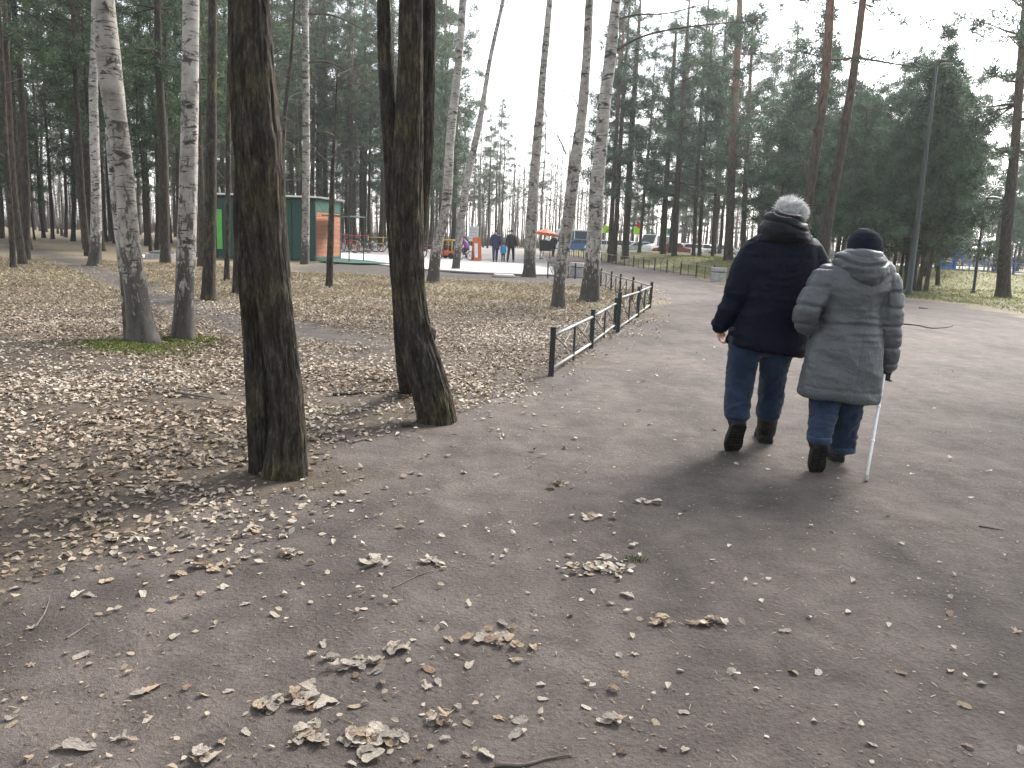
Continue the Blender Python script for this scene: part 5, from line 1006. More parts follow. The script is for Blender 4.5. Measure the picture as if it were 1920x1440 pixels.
# ---- cars on the road beyond the mound
def car(label, px, Y, paint, L=4.4, W=1.75, H=1.48, kind='car', rot=math.pi/2):
    p = GX(px, Y, 0.03); t = thing(kind, label, 'van' if kind == 'van' else 'car', tuple(p), rot, 'cars on the far road'); n = 9
    if kind == 'van': prof = [(-0.5, 0.30), (-0.5, 0.95), (-0.49, H-0.1), (-0.45, H), (0.22, H), (0.36, 1.28), (0.48, 1.08), (0.5, 0.75), (0.5, 0.30)]
    else: prof = [(-0.5, 0.30), (-0.5, 0.72), (-0.47, 0.92), (-0.36, 0.97), (-0.24, H), (0.08, H), (0.24, 0.97), (0.46, 0.80), (0.5, 0.60), (0.5, 0.30)]
    V, Fc = [], []; k = len(prof)
    for x, tp in ((-W/2, 1), (-W/2+0.05, 0), (W/2-0.05, 0), (W/2, 1)):
        for y, z in prof:
            ins = 0.14*max(0, (z-0.95))/(H-0.95+1e-6); V.append((x*(1-ins*0.9), y*L*(0.985 if tp else 1.0), z-(0.03 if tp and z > 0.9 else 0)))
    Fc = [(s*k+i, s*k+(i+1) % k, (s+1)*k+(i+1) % k, (s+1)*k+i) for s in range(3) for i in range(k)]+[tuple(range(k))[::-1], tuple(3*k+i for i in range(k))]
    bm = bmesh.new(); vs = [bm.verts.new(v) for v in V]; [bm.faces.new([vs[i] for i in f]) for f in Fc]; bmesh.ops.recalc_face_normals(bm, faces=bm.faces); me = bpy.data.meshes.new('body'); bm.to_mesh(me); bm.free(); body = obj('body', me, MT[paint], t)
    for s in (-1, 1):
        for y in (-0.30*L, 0.31*L):
            mb = MB(); mb.tube([(s*(W/2-0.20), y, 0.32), (s*(W/2+0.012), y, 0.32)], 0.32, 16); wh = obj('wheel', mb.mesh('wheel', False), MT['black_rubber'], t); mb = MB(); mb.tube([(s*(W/2), y, 0.32), (s*(W/2+0.02), y, 0.32)], 0.20, 12); obj('rim', mb.mesh('rim', False), MT['rail_metal'], wh)
        wz0, wz1 = (1.05, H-0.18) if kind == 'van' else (0.98, H-0.09); xs_ = lambda z: s*(W/2)*(1-0.14*0.9*max(0, z-0.95)/(H-0.95))+s*0.006
        for y0, y1, y2, y3 in ([(-0.40, -0.10, -0.10, -0.40), (-0.08, 0.24, 0.19, -0.08)] if kind == 'van' else [(-0.33, -0.10, -0.10, -0.23), (-0.085, 0.205, 0.075, -0.085)]):
            q = [(xs_(wz0), y0*L, wz0), (xs_(wz0), y1*L, wz0), (xs_(wz1), y2*L, wz1), (xs_(wz1), y3*L, wz1)]; q2 = [(x-s*0.03, y, z) for x, y, z in q]; obj('window', make_mesh('window', q+q2, [(0, 1, 2, 3), (7, 6, 5, 4)]+[(i, i+4, (i+1) % 4+4, (i+1) % 4) for i in range(4)], False), MT['glass_dark'], t)
        mb = MB(); mb.bbox((s*W*0.40-0.14, 0.485*L, 0.62), (s*W*0.40+0.14, 0.503*L, 0.76), 0.01); obj('headlight', mb.mesh('headlight', False), MT['lamp_glass'], t); mb = MB(); mb.bbox((s*W*0.42-0.1, -0.503*L, 0.72), (s*W*0.42+0.1, -0.485*L, 0.90), 0.01); obj('tail_light', mb.mesh('tail_light', False), MT['red_paint'], t)
    a = (0.225, H-0.06, 0.355, 1.30) if kind == 'van' else (0.09, H-0.035, 0.232, 1.0)
    q = [(-W*0.40, a[0]*L+0.02, a[1]), (W*0.40, a[0]*L+0.02, a[1]), (W*0.43, a[2]*L+0.02, a[3]), (-W*0.43, a[2]*L+0.02, a[3])]; q2 = [(x, y-0.04, z-0.02) for x, y, z in q]; obj('windscreen', make_mesh('windscreen', q+q2, [(0, 1, 2, 3), (7, 6, 5, 4)]+[(i, i+4, (i+1) % 4+4, (i+1) % 4) for i in range(4)], False), MT['glass_dark'], t); return t
car('blue car seen between the two birches of the pair', 1083, 97, 'car_blue'); car('white car just right of the birch pair, left of the three close trunks', 1128, 97, 'car_white'); car('dark car half hidden between the close pine trunks', 1162, 99, 'car_dark'); car('pale silver car left of the white van', 1196, 97, 'car_silver', H=1.45); car('white tall van between the pine trunks', 1226, 98, 'car_white', 5.2, 2.0, 2.35, 'van', math.pi*0.5+0.9)
car('red car right of the van by the pine trunk', 1256, 96, 'car_red'); car('white car right of the red car behind the mound', 1288, 97, 'car_white'); car('second white car near the pair of pine trunks', 1320, 98.5, 'car_white', rot=-math.pi/2); car('silver car farthest right behind the mound', 1350, 97, 'car_silver')
for i, (px, Yc, pt) in enumerate([(1112, 103, 'car_white'), (1147, 103.5, 'car_white'), (1181, 103, 'car_white'), (1212, 104, 'car_silver'), (1243, 103, 'car_white'), (1276, 103.5, 'car_white'), (1306, 103, 'car_silver'), (1336, 104, 'car_white')]): car(('%s car in the far lane, number %d from the birch pair' % (pt[4:], i+1)) if False else '%s car in the far lane of the road, %s' % (pt[4:], ['beside the birch pair', 'between the close pine trunks', 'right of the close pine trunks', 'left of the van', 'behind the pine right of the van', 'right of the red car', 'behind the two close trunks', 'farthest towards the bin'][i]), px, Yc, pt, rot=-math.pi/2)
car('white minibus at the left end of the road behind the parasol', 1066, 101, 'car_white', 6.2, 2.1, 2.6, 'van')
def road_sign(label, px, Y, col, top):
    p = GX(px, Y); t = thing('road_sign', label, 'road sign', tuple(p)); mb = MB(); mb.tube([(0, 0.03, -0.05), (0, 0.03, 3.3)], 0.035, 8); obj('pole', mb.mesh('pole'), MT['rail_metal'], t)
    mb = MB(); mb.bbox((-0.42, -0.015, 2.25), (0.42, 0.015, 3.1), 0.01); pl = obj('plate', mb.mesh('plate', False), MT['sign_lime'], t); mb = MB(); mb.box((-0.28, -0.022, 2.39), (0.28, -0.017, 2.96)); obj('symbol_field', mb.mesh('symbol_field', False), MT[col], t)
    if top: mb = MB(); mb.tube([(0.16, -0.03, 3.25), (0.16, 0.01, 3.25)], 0.3, 16); obj('round_plate', mb.mesh('round_plate', False), MT['red_paint'], t)
road_sign('lime bordered crossing sign with a red disc above, left of the van', 1192, 92, 'sign_lime', True); road_sign('lime bordered blue crossing sign right of the van', 1253, 92, 'blue_paint', False); road_sign('lime bordered crossing sign beside the birch pair', 1132, 92, 'sign_lime', False)
# ---- playground at the right
def blue_fence():
    a, b = GX(1735, 52), GX(1990, 47); n = 9; t = thing('playground_fence', 'low blue and white playground fence at the back of the lawn', 'fence', tuple(a))
    for k in range(n+1): p = a+(b-a)*k/n; mb = MB(); mb.bbox((p[0]-0.03, p[1]-0.03, 0), (p[0]+0.03, p[1]+0.03, 1.15), 0.006); part('post', mb.mesh('post', False), MT['blue_paint'], t)
    for k in range(n):
        p, q = a+(b-a)*k/n, a+(b-a)*(k+1)/n
        for z, m in ((1.08, 'blue_paint'), (0.78, 'car_dark'), (0.55, 'blue_paint')): mb = MB(); mb.tube([p+(0, 0, z), q+(0, 0, z)], 0.028, 6); part('rail', mb.mesh('rail'), MT[m], t)
        u = (q-p)/np.linalg.norm(q-p); M = np.eye(4); M[:3, 0] = u; M[:3, 1] = (-u[1], u[0], 0); M[:3, 3] = p; mb = MB(); mb.bbox((0.05, -0.012, 0.06), (np.linalg.norm(q-p)-0.05, 0.012, 0.36), 0.004, M); part('panel', mb.mesh('panel', False), MT['white_paint'], t)
blue_fence()
def canopy():
    p = GX(1838, 58); t = thing('shelter', 'blue slanted playground roof on posts behind the lawn', 'shelter', tuple(p))
    M = Matrix.Rotation(-0.22, 4, 'Y'); mb = MB(); mb.bbox((-1.5, -1.2, 2.30), (1.7, 1.2, 2.42), 0.02, M); obj('roof', mb.mesh('roof', False), MT['blue_paint'], t); mb = MB(); mb.bbox((-1.52, -1.23, 2.425), (1.72, 1.23, 2.47), 0.01, M); obj('roof_edge', mb.mesh('roof_edge', False), MT['cream_paint'], t)
    for x, z in ((-1.0, 2.1), (1.1, 2.55)):
        for y in (-1.0, 1.0): mb = MB(); mb.tube([(x, y, 0), (x-0.5*0, y, z)], 0.05, 8); obj('post', mb.mesh('post'), MT['cream_paint'], t)
    p = GX(1795, 50.5); t = thing('sign_plate', 'small blue plate on posts at the playground fence', 'sign', tuple(p)); mb = MB(); mb.bbox((-0.33, -0.02, 1.2), (0.33, 0.02, 1.75), 0.01); obj('plate', mb.mesh('plate', False), MT['blue_paint'], t)
    for s in (-1, 1): mb = MB(); mb.tube([(s*0.25, 0.05, 0), (s*0.25, 0.05, 1.75)], 0.025, 6); obj('post', mb.mesh('post'), MT['blue_paint'], t)
    p = GX(1773, 57); t = thing('play_tower', 'blue playground panel tower behind the fence', 'play tower', tuple(p))
    for s in (-1, 1): mb = MB(); mb.bbox((s*0.35-0.05, -0.05, 0), (s*0.35+0.05, 0.05, 2.0), 0.01); obj('post', mb.mesh('post', False), MT['blue_paint'], t)
    for z in (0.4, 0.9, 1.4): mb = MB(); mb.bbox((-0.3, -0.03, z), (0.3, 0.03, z+0.36), 0.01); obj('panel', mb.mesh('panel', False), MT['blue_paint' if z != 0.9 else 'cream_paint'], t)
canopy()
# ---- concrete slab, well
p = G(945, 519); t = thing('concrete_slab', 'small flat concrete slab on the bare soil before the pale strip', 'slab', (p[0], p[1], gz1(p[0], p[1])), 0.1); mb = MB(); mb.bbox((-0.35, -0.45, -0.03), (0.35, 0.45, 0.10), 0.02); obj('slab', mb.mesh('slab', False), MT['concrete_pale'], t); mb = MB(); mb.bbox((-0.41, -0.5, -0.03), (0.41, 0.5, 0.035), 0.01); obj('foot', mb.mesh('foot', False), MT['brace_metal'], t)
p = G(303, 486); t = thing('concrete_well', 'low concrete well ring with dark lid left of the kiosk', 'well', (p[0], p[1], 0)); mb = MB(); mb.tube([(0, 0, -0.05), (0, 0, 0.22), (0, 0, 0.22)], [0.62, 0.60, 0.5], 20); obj('ring', mb.mesh('ring', False), MT['concrete'], t); mb = MB(); mb.tube([(0, 0, 0.21), (0, 0, 0.30), (0, 0, 0.34)], [0.46, 0.44, 0.2], 18); obj('lid', mb.mesh('lid', False), MT['brace_metal'], t)
for s, (w_, h_) in ((-1, (0.9, 0.12)), (1, (0.7, 0.10))):
    mb = MB(); mb.bbox((s*1.25-w_/2, 0.1, -0.03), (s*1.25+w_/2, 0.9, h_), 0.02); obj('kerb_slab', mb.mesh('kerb_slab', False), MT['concrete_pale'], t)

# ------------------------------------------------------------------ far wood that reads as one mass
def far_wood():
    rg = np.random.default_rng(91); Vs, Fs, n0 = [], [], 0
    def add(V, Fc):
        nonlocal n0
        Vs.append(V); Fs.append(Fc+n0); n0 += len(V)
    n = 1700; px = rg.uniform(-350, 2300, n); Y = rg.uniform(118, 200, n); x = (px-965)/F*Y; h = rg.uniform(7, 17, n)
    r = rg.uniform(0.05, 0.14, n); lean = rg.normal(0, 0.03, (n, 2)); b = np.stack([x, Y, np.zeros(n)-0.2], 1); tp = b+np.c_[lean[:, 0]*h, lean[:, 1]*h, h]; ex = np.array([1.0, 0, 0]); ey = np.array([0, 1.0, 0])
    V = np.stack([b-ex*r[:, None], b+ey*r[:, None], b+ex*r[:, None], tp], 1).reshape(-1, 3); i = np.arange(n)[:, None]*4; add(V, np.concatenate([i+np.array([[0, 2, 3]]), i+np.array([[0, 1, 3]]), i+np.array([[1, 2, 3]])]))
    m = 26; k = rg.random((n, m, 1))**0.8; o = b[:, None]+(tp-b)[:, None]*(0.12+0.88*k); az = rg.uniform(0, 6.28, (n, m)); up = rg.uniform(0.2, 1.1, (n, m)); d = np.stack([np.cos(az), np.sin(az), up], 2); l = rg.uniform(0.8, 2.6, (n, m, 1)); wv = np.array([0, 0, 0.028])
    V = np.stack([o-wv, o+wv, o+d*l], 2).reshape(-1, 3); add(V, (np.arange(n*m)[:, None]*3+np.array([[0, 1, 2]])))
    # low brush along the edge
    n = 16000; px = rg.uniform(-350, 2300, n); Y = rg.uniform(112, 175, n); x = (px-965)/F*Y; hh = rg.uniform(0.6, 2.6, n)*(0.6+0.6*(noise(np.c_[x*0.12, Y*0.05, 0*x])+0.6)); b = np.stack([x, Y, np.zeros(n)], 1); d = rg.normal(0, 0.35, (n, 3)); d[:, 2] = 1; tp = b+d*hh[:, None]; wd = rg.uniform(0.02, 0.07, (n, 1))*ex
    V = np.stack([b-wd, b+wd, tp], 1).reshape(-1, 3); add(V, np.arange(n)[:, None]*3+np.array([[0, 1, 2]]))
    return make_mesh('far_wood', np.concatenate(Vs), np.concatenate(Fs), False)
tag(obj('far_wood', far_wood(), MT['twig']), 'distant bare grey brushwood closing the view behind plaza and road', 'woodland', kind='stuff')

# ------------------------------------------------------------------ fallen leaves
def leaf_proto(seed, shape):
    rg = np.random.default_rng(seed); n = 15; a = np.linspace(-math.pi/2, 1.5*math.pi, n, endpoint=False)
    if shape == 'birch': r = 0.5*(0.62+0.38*np.abs(np.sin(a)))*np.where(np.sin(a) > 0.8, 1.18, 1.0); sx = 0.80
    elif shape == 'round': r = 0.5*np.ones(n); r[n//2] *= 1.15; sx = 0.95
    elif shape == 'lobed': r = 0.5*(0.72+0.30*np.cos(5*(a-math.pi/2))); sx = 1.05
    else: r = 0.5*(0.8+0.25*rg.random(n)); sx = 0.62
    r = r*(1+rg.normal(0, 0.06, n)); x, y = r*np.cos(a)*sx, r*np.sin(a)
    V = [(0, -0.12, 0), (0, 0.16, 0)]+list(zip(x, y, np.zeros(n))); V = np.array(V); cu = rg.uniform(0.05, 0.45, 3)*rg.choice([-1, 1, 1], 3)
    V[:, 2] = np.abs(cu[0])*V[:, 0]**2*1.6+cu[1]*V[:, 1]**2*0.8+cu[2]*V[:, 0]*V[:, 1]*0.9+0.03*rg.normal(0, 1, len(V))+0.08*np.abs(V[:, 0])
    V[:, 2] -= V[:, 2].min(); Fc = []
    for i in range(n):
        j = (i+1) % n; c = 0 if (y[i]+y[j])/2 < 0.02 else 1
        c2 = 0 if (y[i]+y[j])/2 < 0.02 else 1; Fc.append((c, 2+i, 2+j))
    lo = [i for i in range(n) if ((y[i]+y[(i+1) % n])/2 < 0.02) != ((y[i-1]+y[i])/2 < 0.02)]
    for i in lo: Fc.append((0, 1, 2+i) if x[i] < 0 else (0, 2+i, 1))
    st = len(V); V = np.vstack([V, [(-0.012, -0.45, 0.01), (0.012, -0.45, 0.01), (0.04*rg.normal(), -0.78, 0.05)]]); Fc.append((st, st+1, st+2)); return V, Fc
LP = []
for sh in ('birch', 'birch', 'crumpled', 'lobed', 'crumpled', 'birch', 'birch', 'lobed', 'crumpled', 'crumpled'):
    V, Fc = leaf_proto(len(LP)+100, sh); e = {}
    for k in ('pale', 'grey', 'tan', 'brown'): me = make_mesh('leaf_'+sh, V, Fc, True); me.materials.append(MT['leaf_'+k]); e[k] = me
    LP.append(e)
leaves = []         # (x, y, size, kind, cluster)
def addleaf(px, py, size, cl, kind=None, lift=0.0): p = G(px, py); leaves.append((p[0], p[1], size, kind, cl, lift))
rg = np.random.default_rng(2024)
HEAPS = [(1125, 1066, 72, 22, 62, 'largest heap of small leaves before the couple'), (700, 1050, 34, 14, 9, 'small leaf clump on the path left of centre'), (808, 1053, 30, 10, 8, 'small loose leaf clump near the path centre'), (690, 1250, 66, 24, 20, 'leaf clump above the big bottom heap'), (735, 1222, 26, 12, 7, 'leaf clump above the big bottom heap'), (940, 1195, 72, 22, 20, 'scattered leaf clump at the bottom centre of the path'), (560, 1312, 56, 22, 20, 'upper end of the curved leaf drift at the bottom'), (490, 1330, 20, 16, 7, 'upper end of the curved leaf drift at the bottom'), (570, 1385, 50, 18, 14, 'middle of the curved leaf drift at the bottom'), (700, 1390, 52, 26, 34, 'dense lower end of the curved leaf drift at the bottom'), (815, 1356, 30, 11, 9, 'small crumpled leaf clump right of the curved drift'), (1238, 1168, 20, 7, 7, 'small leaf clump right of the scattered centre leaves'), (1325, 1168, 30, 10, 9, 'small leaf clump below the woman'), (1210, 940, 34, 9, 10, 'thin leaf patch just left of the couple'), (1110, 970, 52, 8, 13, 'thin leaf row on the path left of the couple'), (1052, 912, 22, 11, 8, 'thin leaf row on the path left of the couple'), (380, 1424, 26, 12, 8, 'leaf clump at the bottom left edge'), (1146, 1355, 18, 9, 4, 'crumpled leaf lump at the bottom right of centre'), (480, 995, 30, 8, 7, 'leaf row where litter and path meet'), (545, 1042, 26, 7, 6, 'leaf row where litter and path meet'), (390, 1065, 32, 7, 7, 'leaf row where litter and path meet'), (945, 820, 20, 5, 5, 'thin leaf row on the path left of the couple')]
for px, py, rx, ry, n, cl in HEAPS:
    for i in range(n): a = rg.normal(0, 0.44, 2); addleaf(px+a[0]*rx, py+a[1]*ry, rg.uniform(0.028, 0.056) if 'largest' not in cl else rg.uniform(0.024, 0.046), cl, None, rg.uniform(0, 0.012))
for px, py, sz in [(1371, 1263, .045), (1487, 1265, .045), (1533, 1264, .048), (1685, 1263, .045), (1781, 1260, .042), (1527, 1357, .03), (1808, 1328, .04), (1230, 1356, .035), (967, 1375, .06), (975, 1350, .055), (1170, 1265, .04), (1150, 1295, .05), (1185, 1195, .035), (1160, 1230, .035), (1020, 1310, .035), (1100, 1278, .03), (935, 1345, .04), (880, 1357, .035), (1470, 1185, .045), (1590, 1150, .04), (1780, 1153, .045), (1905, 1187, .045), (1440, 1088, .035), (1600, 1090, .04), (1175, 1118, .06), (1185, 1025, .05), (1112, 1110, .035), (145, 1400, .08), (265, 1300, .06), (145, 1118, .06), (385, 1302, .05), (60, 1178, .05), (155, 1230, .05), (282, 1292, .06), (268, 1115, .055), (325, 1125, .04), (585, 1228, .04), (420, 1100, .05), (800, 1288, .045), (740, 1133, .04), (680, 1120, .035), (683, 1146, .04), (672, 1110, .03), (880, 1135, .035), (1060, 1085, .03), (1360, 1168, .04), (790, 982, .035), (870, 988, .03), (958, 980, .04), (915, 1000, .03), (940, 985, .03), (660, 960, .04), (820, 1185, .035), (840, 1200, .05), (805, 1255, .06), (880, 1248, .05), (970, 1240, .045), (1000, 1215, .05), (665, 1325, .045), (350, 1290, .04), (230, 1385, .04), (1165, 1412, .04), (910, 1415, .05), (1285, 1408, .035), (1690, 1020, .04), (1885, 1045, .04), (1665, 970, .03), (1790, 1078, .035), (1710, 890, .04), (1780, 862, .05), (1820, 934, .045), (1440, 882, .04), (1350, 870, .05), (1380, 870, .05), (1275, 965, .03), (1520, 990, .035), (1560, 1000, .03)]: addleaf(px, py, sz*0.88, 'single')
for i in range(620):       # thin scatter on the open path
    px, py = rg.uniform(-20, 1940), rg.uniform(640, 1440)
    p = G(px, py)
    if inside(PATH, p[None, :2])[0] and rg.random() < (0.35+0.65*min(1, max(0, (1500-px)/900))): addleaf(px, py, rg.uniform(0.012, 0.034)*(1.0 if py > 900 else 1.5), 'single')
# litter field under the trees (uniform over the ground, thinned by noise and trodden soil)
N = 320000; Yl = np.sqrt(rg.uniform(1.2**2, 27**2, N)); pxl = rg.uniform(-520, 1250, N); xl = (pxl-960)/F*Yl*1.01; pl = np.c_[xl, Yl]; q3 = np.c_[pl, np.zeros(N)]
dl = sdist(PATH, pl); den = sstep(-0.3, 0.7, dl+0.40*fbm(q3, 0.8, 3))*(0.36+0.70*sstep(-0.45, 0.30, fbm(q3+3, 0.9, 3)))
den *= 1-0.85*(1-sstep(0.3, 1.0, segdist(TRAIL, pl)+0.25*fbm(q3, 1.3, 2))); den *= 1-0.72*sstep(13, 22, Yl); den += 0.012*(dl < 0)*(Yl < 20)
bare = [(330, 757, 0.28), (200, 890, 0.12), (640, 750, 0.30), (800, 800, 0.50), (530, 900, 0.36), (130, 765, 0.22), (430, 745, 0.2)]
for px, py, r in bare: c = G(px, py)[:2]; den *= 1-0.8*(1-sstep(r*0.4, r*1.3, np.linalg.norm((pl-c)*np.array([0.55, 1.0]), axis=1)))
den = np.where(inside(PATH, pl) & (dl < -0.9), 0.006*(Yl < 16), den); keep = rg.random(N) < den; pl = pl[keep]; n = len(pl)
big = [(x, y, s, k, c, l) for x, y, s, k, c, l in leaves]; size = rg.uniform(0.022, 0.054, n)*np.where(pl[:, 1] < 4.2, 0.85, 1.0)
# the 300 that show largest become things of their own, the rest is litter
allx = np.array([(x, y, s) for x, y, s, *_ in big]+[(a, b, s) for (a, b), s in zip(pl, size)]); show = allx[:, 2]/allx[:, 1]; _d = np.c_[allx[:, :2], np.zeros(len(allx))]-CAM; _z = _d @ FW; inview = (np.abs(_d @ RT/_z*F) < 965) & (720-F*(_d @ UP)/_z < 1445)
show = np.where(inview, show, 0); order = np.argsort(-show); pick = set(order[:300].tolist())
kinds = ['pale', 'pale', 'pale', 'grey', 'grey', 'tan', 'tan', 'brown']
for i in sorted(pick):
    x, y, s_ = allx[i]; e = LP[rg.integers(len(LP))]; k = kinds[rg.integers(len(kinds))]; lift = big[i][5] if i < len(big) else 0.0; cl = big[i][4] if i < len(big) else 'litter'
    o = obj('fallen_leaf', e[k], None, None, (x, y, gz1(x, y)+0.002+lift)); o.scale = (s_*1.15, s_*1.15, s_*1.15*rg.uniform(0.8, 1.5)); o.rotation_euler = (rg.normal(0, 0.14), rg.normal(0, 0.14), rg.uniform(0, 6.28))
    if i < len(big) and cl == 'single': px, py, _ = proj((x, y, 0)); lab = '%s dry leaf lying singly on the open path %s' % (k, 'near the bottom edge' if py > 1250 else ('towards the bottom left corner' if px < 700 else ('below the couple' if px > 1250 else 'in the middle of the path'))); grp = 'single leaves on the path'
    elif i < len(big): lab = '%s dry leaf in the %s' % (k, cl); grp = 'leaves of the '+cl
    else: lab = '%s dry leaf at the litter edge in the lower left corner' % k; grp = 'leaves at the litter edge'
    tag(o, lab, 'leaf', grp)
rest = [i for i in range(len(allx)) if i not in pick]; R_ = allx[rest]; n = len(R_)
print('litter leaves', n)
base = np.array([(0, -0.5, 0), (-0.36, -0.12, 0), (-0.27, 0.24, 0), (0, 0.55, 0), (0.27, 0.24, 0), (0.36, -0.12, 0)]); LV = np.repeat(base[None], n, 0)*(1+rg.normal(0, 0.12, (n, 6, 3)))
LV[:, :, 2] = np.abs(LV[:, :, 0])*rg.uniform(-0.25, 0.9, (n, 1))+LV[:, :, 1]**2*rg.uniform(-0.5, 0.8, (n, 1))+0.06*rg.normal(0, 1, (n, 6)); LV *= R_[:, 2][:, None, None]
az = rg.uniform(0, 6.28, n); tx = rg.normal(0, 0.22, n); ty = rg.normal(0, 0.22, n)
def rx_(V, a): c, s_ = np.cos(a)[:, None], np.sin(a)[:, None]; return np.stack([V[:, :, 0], V[:, :, 1]*c-V[:, :, 2]*s_, V[:, :, 1]*s_+V[:, :, 2]*c], 2)
def ry_(V, a): c, s_ = np.cos(a)[:, None], np.sin(a)[:, None]; return np.stack([V[:, :, 0]*c+V[:, :, 2]*s_, V[:, :, 1], -V[:, :, 0]*s_+V[:, :, 2]*c], 2)
def rz_(V, a): c, s_ = np.cos(a)[:, None], np.sin(a)[:, None]; return np.stack([V[:, :, 0]*c-V[:, :, 1]*s_, V[:, :, 0]*s_+V[:, :, 1]*c, V[:, :, 2]], 2)
LV = rz_(ry_(rx_(LV, tx), ty), az); LV[:, :, 2] -= LV[:, :, 2].min(1)[:, None]; zz = gz(R_[:, :2]); LV += np.c_[R_[:, :2], zz+0.001+np.abs(rg.normal(0, 0.006, n))][:, None]
bi = np.arange(n)[:, None]*6; LF = np.concatenate([bi+np.array([[0, 3, 2, 1]]), bi+np.array([[0, 5, 4, 3]])]); me = make_mesh('leaf_litter', LV.reshape(-1, 3), LF, False)
isb = np.array(rest) < len(big); tint = np.clip(np.where(isb, rg.uniform(0.62, 1.0, n), rg.beta(2.6, 1.7, n))+0.25*noise(np.c_[R_[:, :2], 0*R_[:, 0]], 0.8), 0, 1); me.attributes.new('tint', 'FLOAT', 'POINT').data.foreach_set('value', np.repeat(tint, 6).astype(np.float32))
tag(obj('leaf_litter', me, MT['leaf_litter']), 'carpet of brown and pale fallen leaves under the trees', 'leaves', kind='stuff')

# ------------------------------------------------------------------ grass blades, moss, needles and twigs on the ground
def blades(name, p, h, wd, lean, m, tintv, label, cat):
    n = len(p); a = rg.uniform(0, 6.28, n); d = np.c_[np.cos(a), np.sin(a), np.zeros(n)]; up = np.array([0, 0, 1.0]); z = gz(p[:, :2]); b = np.c_[p[:, :2], z]; sd = np.c_[-d[:, 1], d[:, 0], np.zeros(n)]*wd[:, None]/2; hh = h[:, None]; ln = lean[:, None]
    V = np.stack([b-sd, b+sd, b+d*hh*ln*0.4+up*hh*0.6, b+d*hh*ln+up*hh*(1-0.35*ln)], 1).reshape(-1, 3); i = np.arange(n)[:, None]*4; me = make_mesh(name, V, np.concatenate([i+np.array([[0, 1, 2]]), i+np.array([[1, 3, 2]])]), False)
    me.attributes.new('tint', 'FLOAT', 'POINT').data.foreach_set('value', np.repeat(np.clip(tintv, 0, 1), 4).astype(np.float32)); return tag(obj(name, me, m), label, cat, kind='stuff')
N = 110000; Yg = np.sqrt(rg.uniform(11**2, 29**2, N)); px = rg.uniform(-520, 1250, N); pg = np.c_[(px-960)/F*Yg*1.01, Yg]; q3 = np.c_[pg, np.zeros(N)]; kp = (rg.random(N) < sstep(11.5, 19, Yg+2.5*fbm(q3, 0.35, 3))*(0.35+0.65*sstep(-0.3, 0.4, fbm(q3, 0.8, 3)))) & (sdist(PATH, pg) > 0.25) & (segdist(TRAIL, pg) > 0.5) & ~((pg[:, 1]+0.25*pg[:, 0] > 25.5) & (pg[:, 0] > -8.5)); pg = pg[kp]
blades('dry_grass', pg, rg.uniform(0.03, 0.11, len(pg)), rg.uniform(0.006, 0.014, len(pg)), rg.uniform(0.2, 1.4, len(pg)), MT['dry_grass'], rg.beta(2, 2, len(pg)), 'short straw coloured dry grass between trees and plaza', 'grass')
N = 60000; Yg = np.sqrt(rg.uniform(19**2, 58**2, N)); px = rg.uniform(1130, 2000, N); pg = np.c_[(px-960)/F*Yg*1.01, Yg]; kp = (sdist(PATH, pg) > 0.6+0.8*rg.random(N)) & (((pg-FF0) @ n_ > 0.3) | (pg[:, 0] > 9.5)); pg = pg[kp]
blades('lawn_grass', pg, rg.uniform(0.03, 0.10, len(pg)), rg.uniform(0.01, 0.025, len(pg)), rg.uniform(0.2, 1.2, len(pg)), MT['green_grass'], rg.beta(2.5, 1.6, len(pg)), 'pale yellow green spring grass on mound and lawn', 'grass')
N = 9000; c1, c2 = G(262, 650), G(352, 636); tt = rg.random(N); ctr = np.where((tt < 0.62)[:, None], c1[:2], c2[:2]); pg = ctr+rg.normal(0, 1, (N, 2))*np.where((tt < 0.62)[:, None], np.array([0.30, 0.24]), np.array([0.16, 0.13])); tv = rg.beta(2, 2.4, N)
blades('moss', pg, rg.uniform(0.012, 0.05, N), rg.uniform(0.006, 0.012, N), rg.uniform(0.2, 1.2, N), MT['green_grass'], tv*0.9+0.1, 'green moss and grass patch round the two near birches', 'moss')
N = 700; c1 = G(1190, 1050); pg = c1[:2]+rg.normal(0, 1, (60, 2))*np.array([0.03, 0.016]); blades('grass_tuft', pg, rg.uniform(0.01, 0.03, 60), rg.uniform(0.003, 0.006, 60), rg.uniform(0.2, 1.0, 60), MT['green_grass'], rg.uniform(0, 0.2, 60), 'tiny green tuft in the largest leaf heap', 'grass')
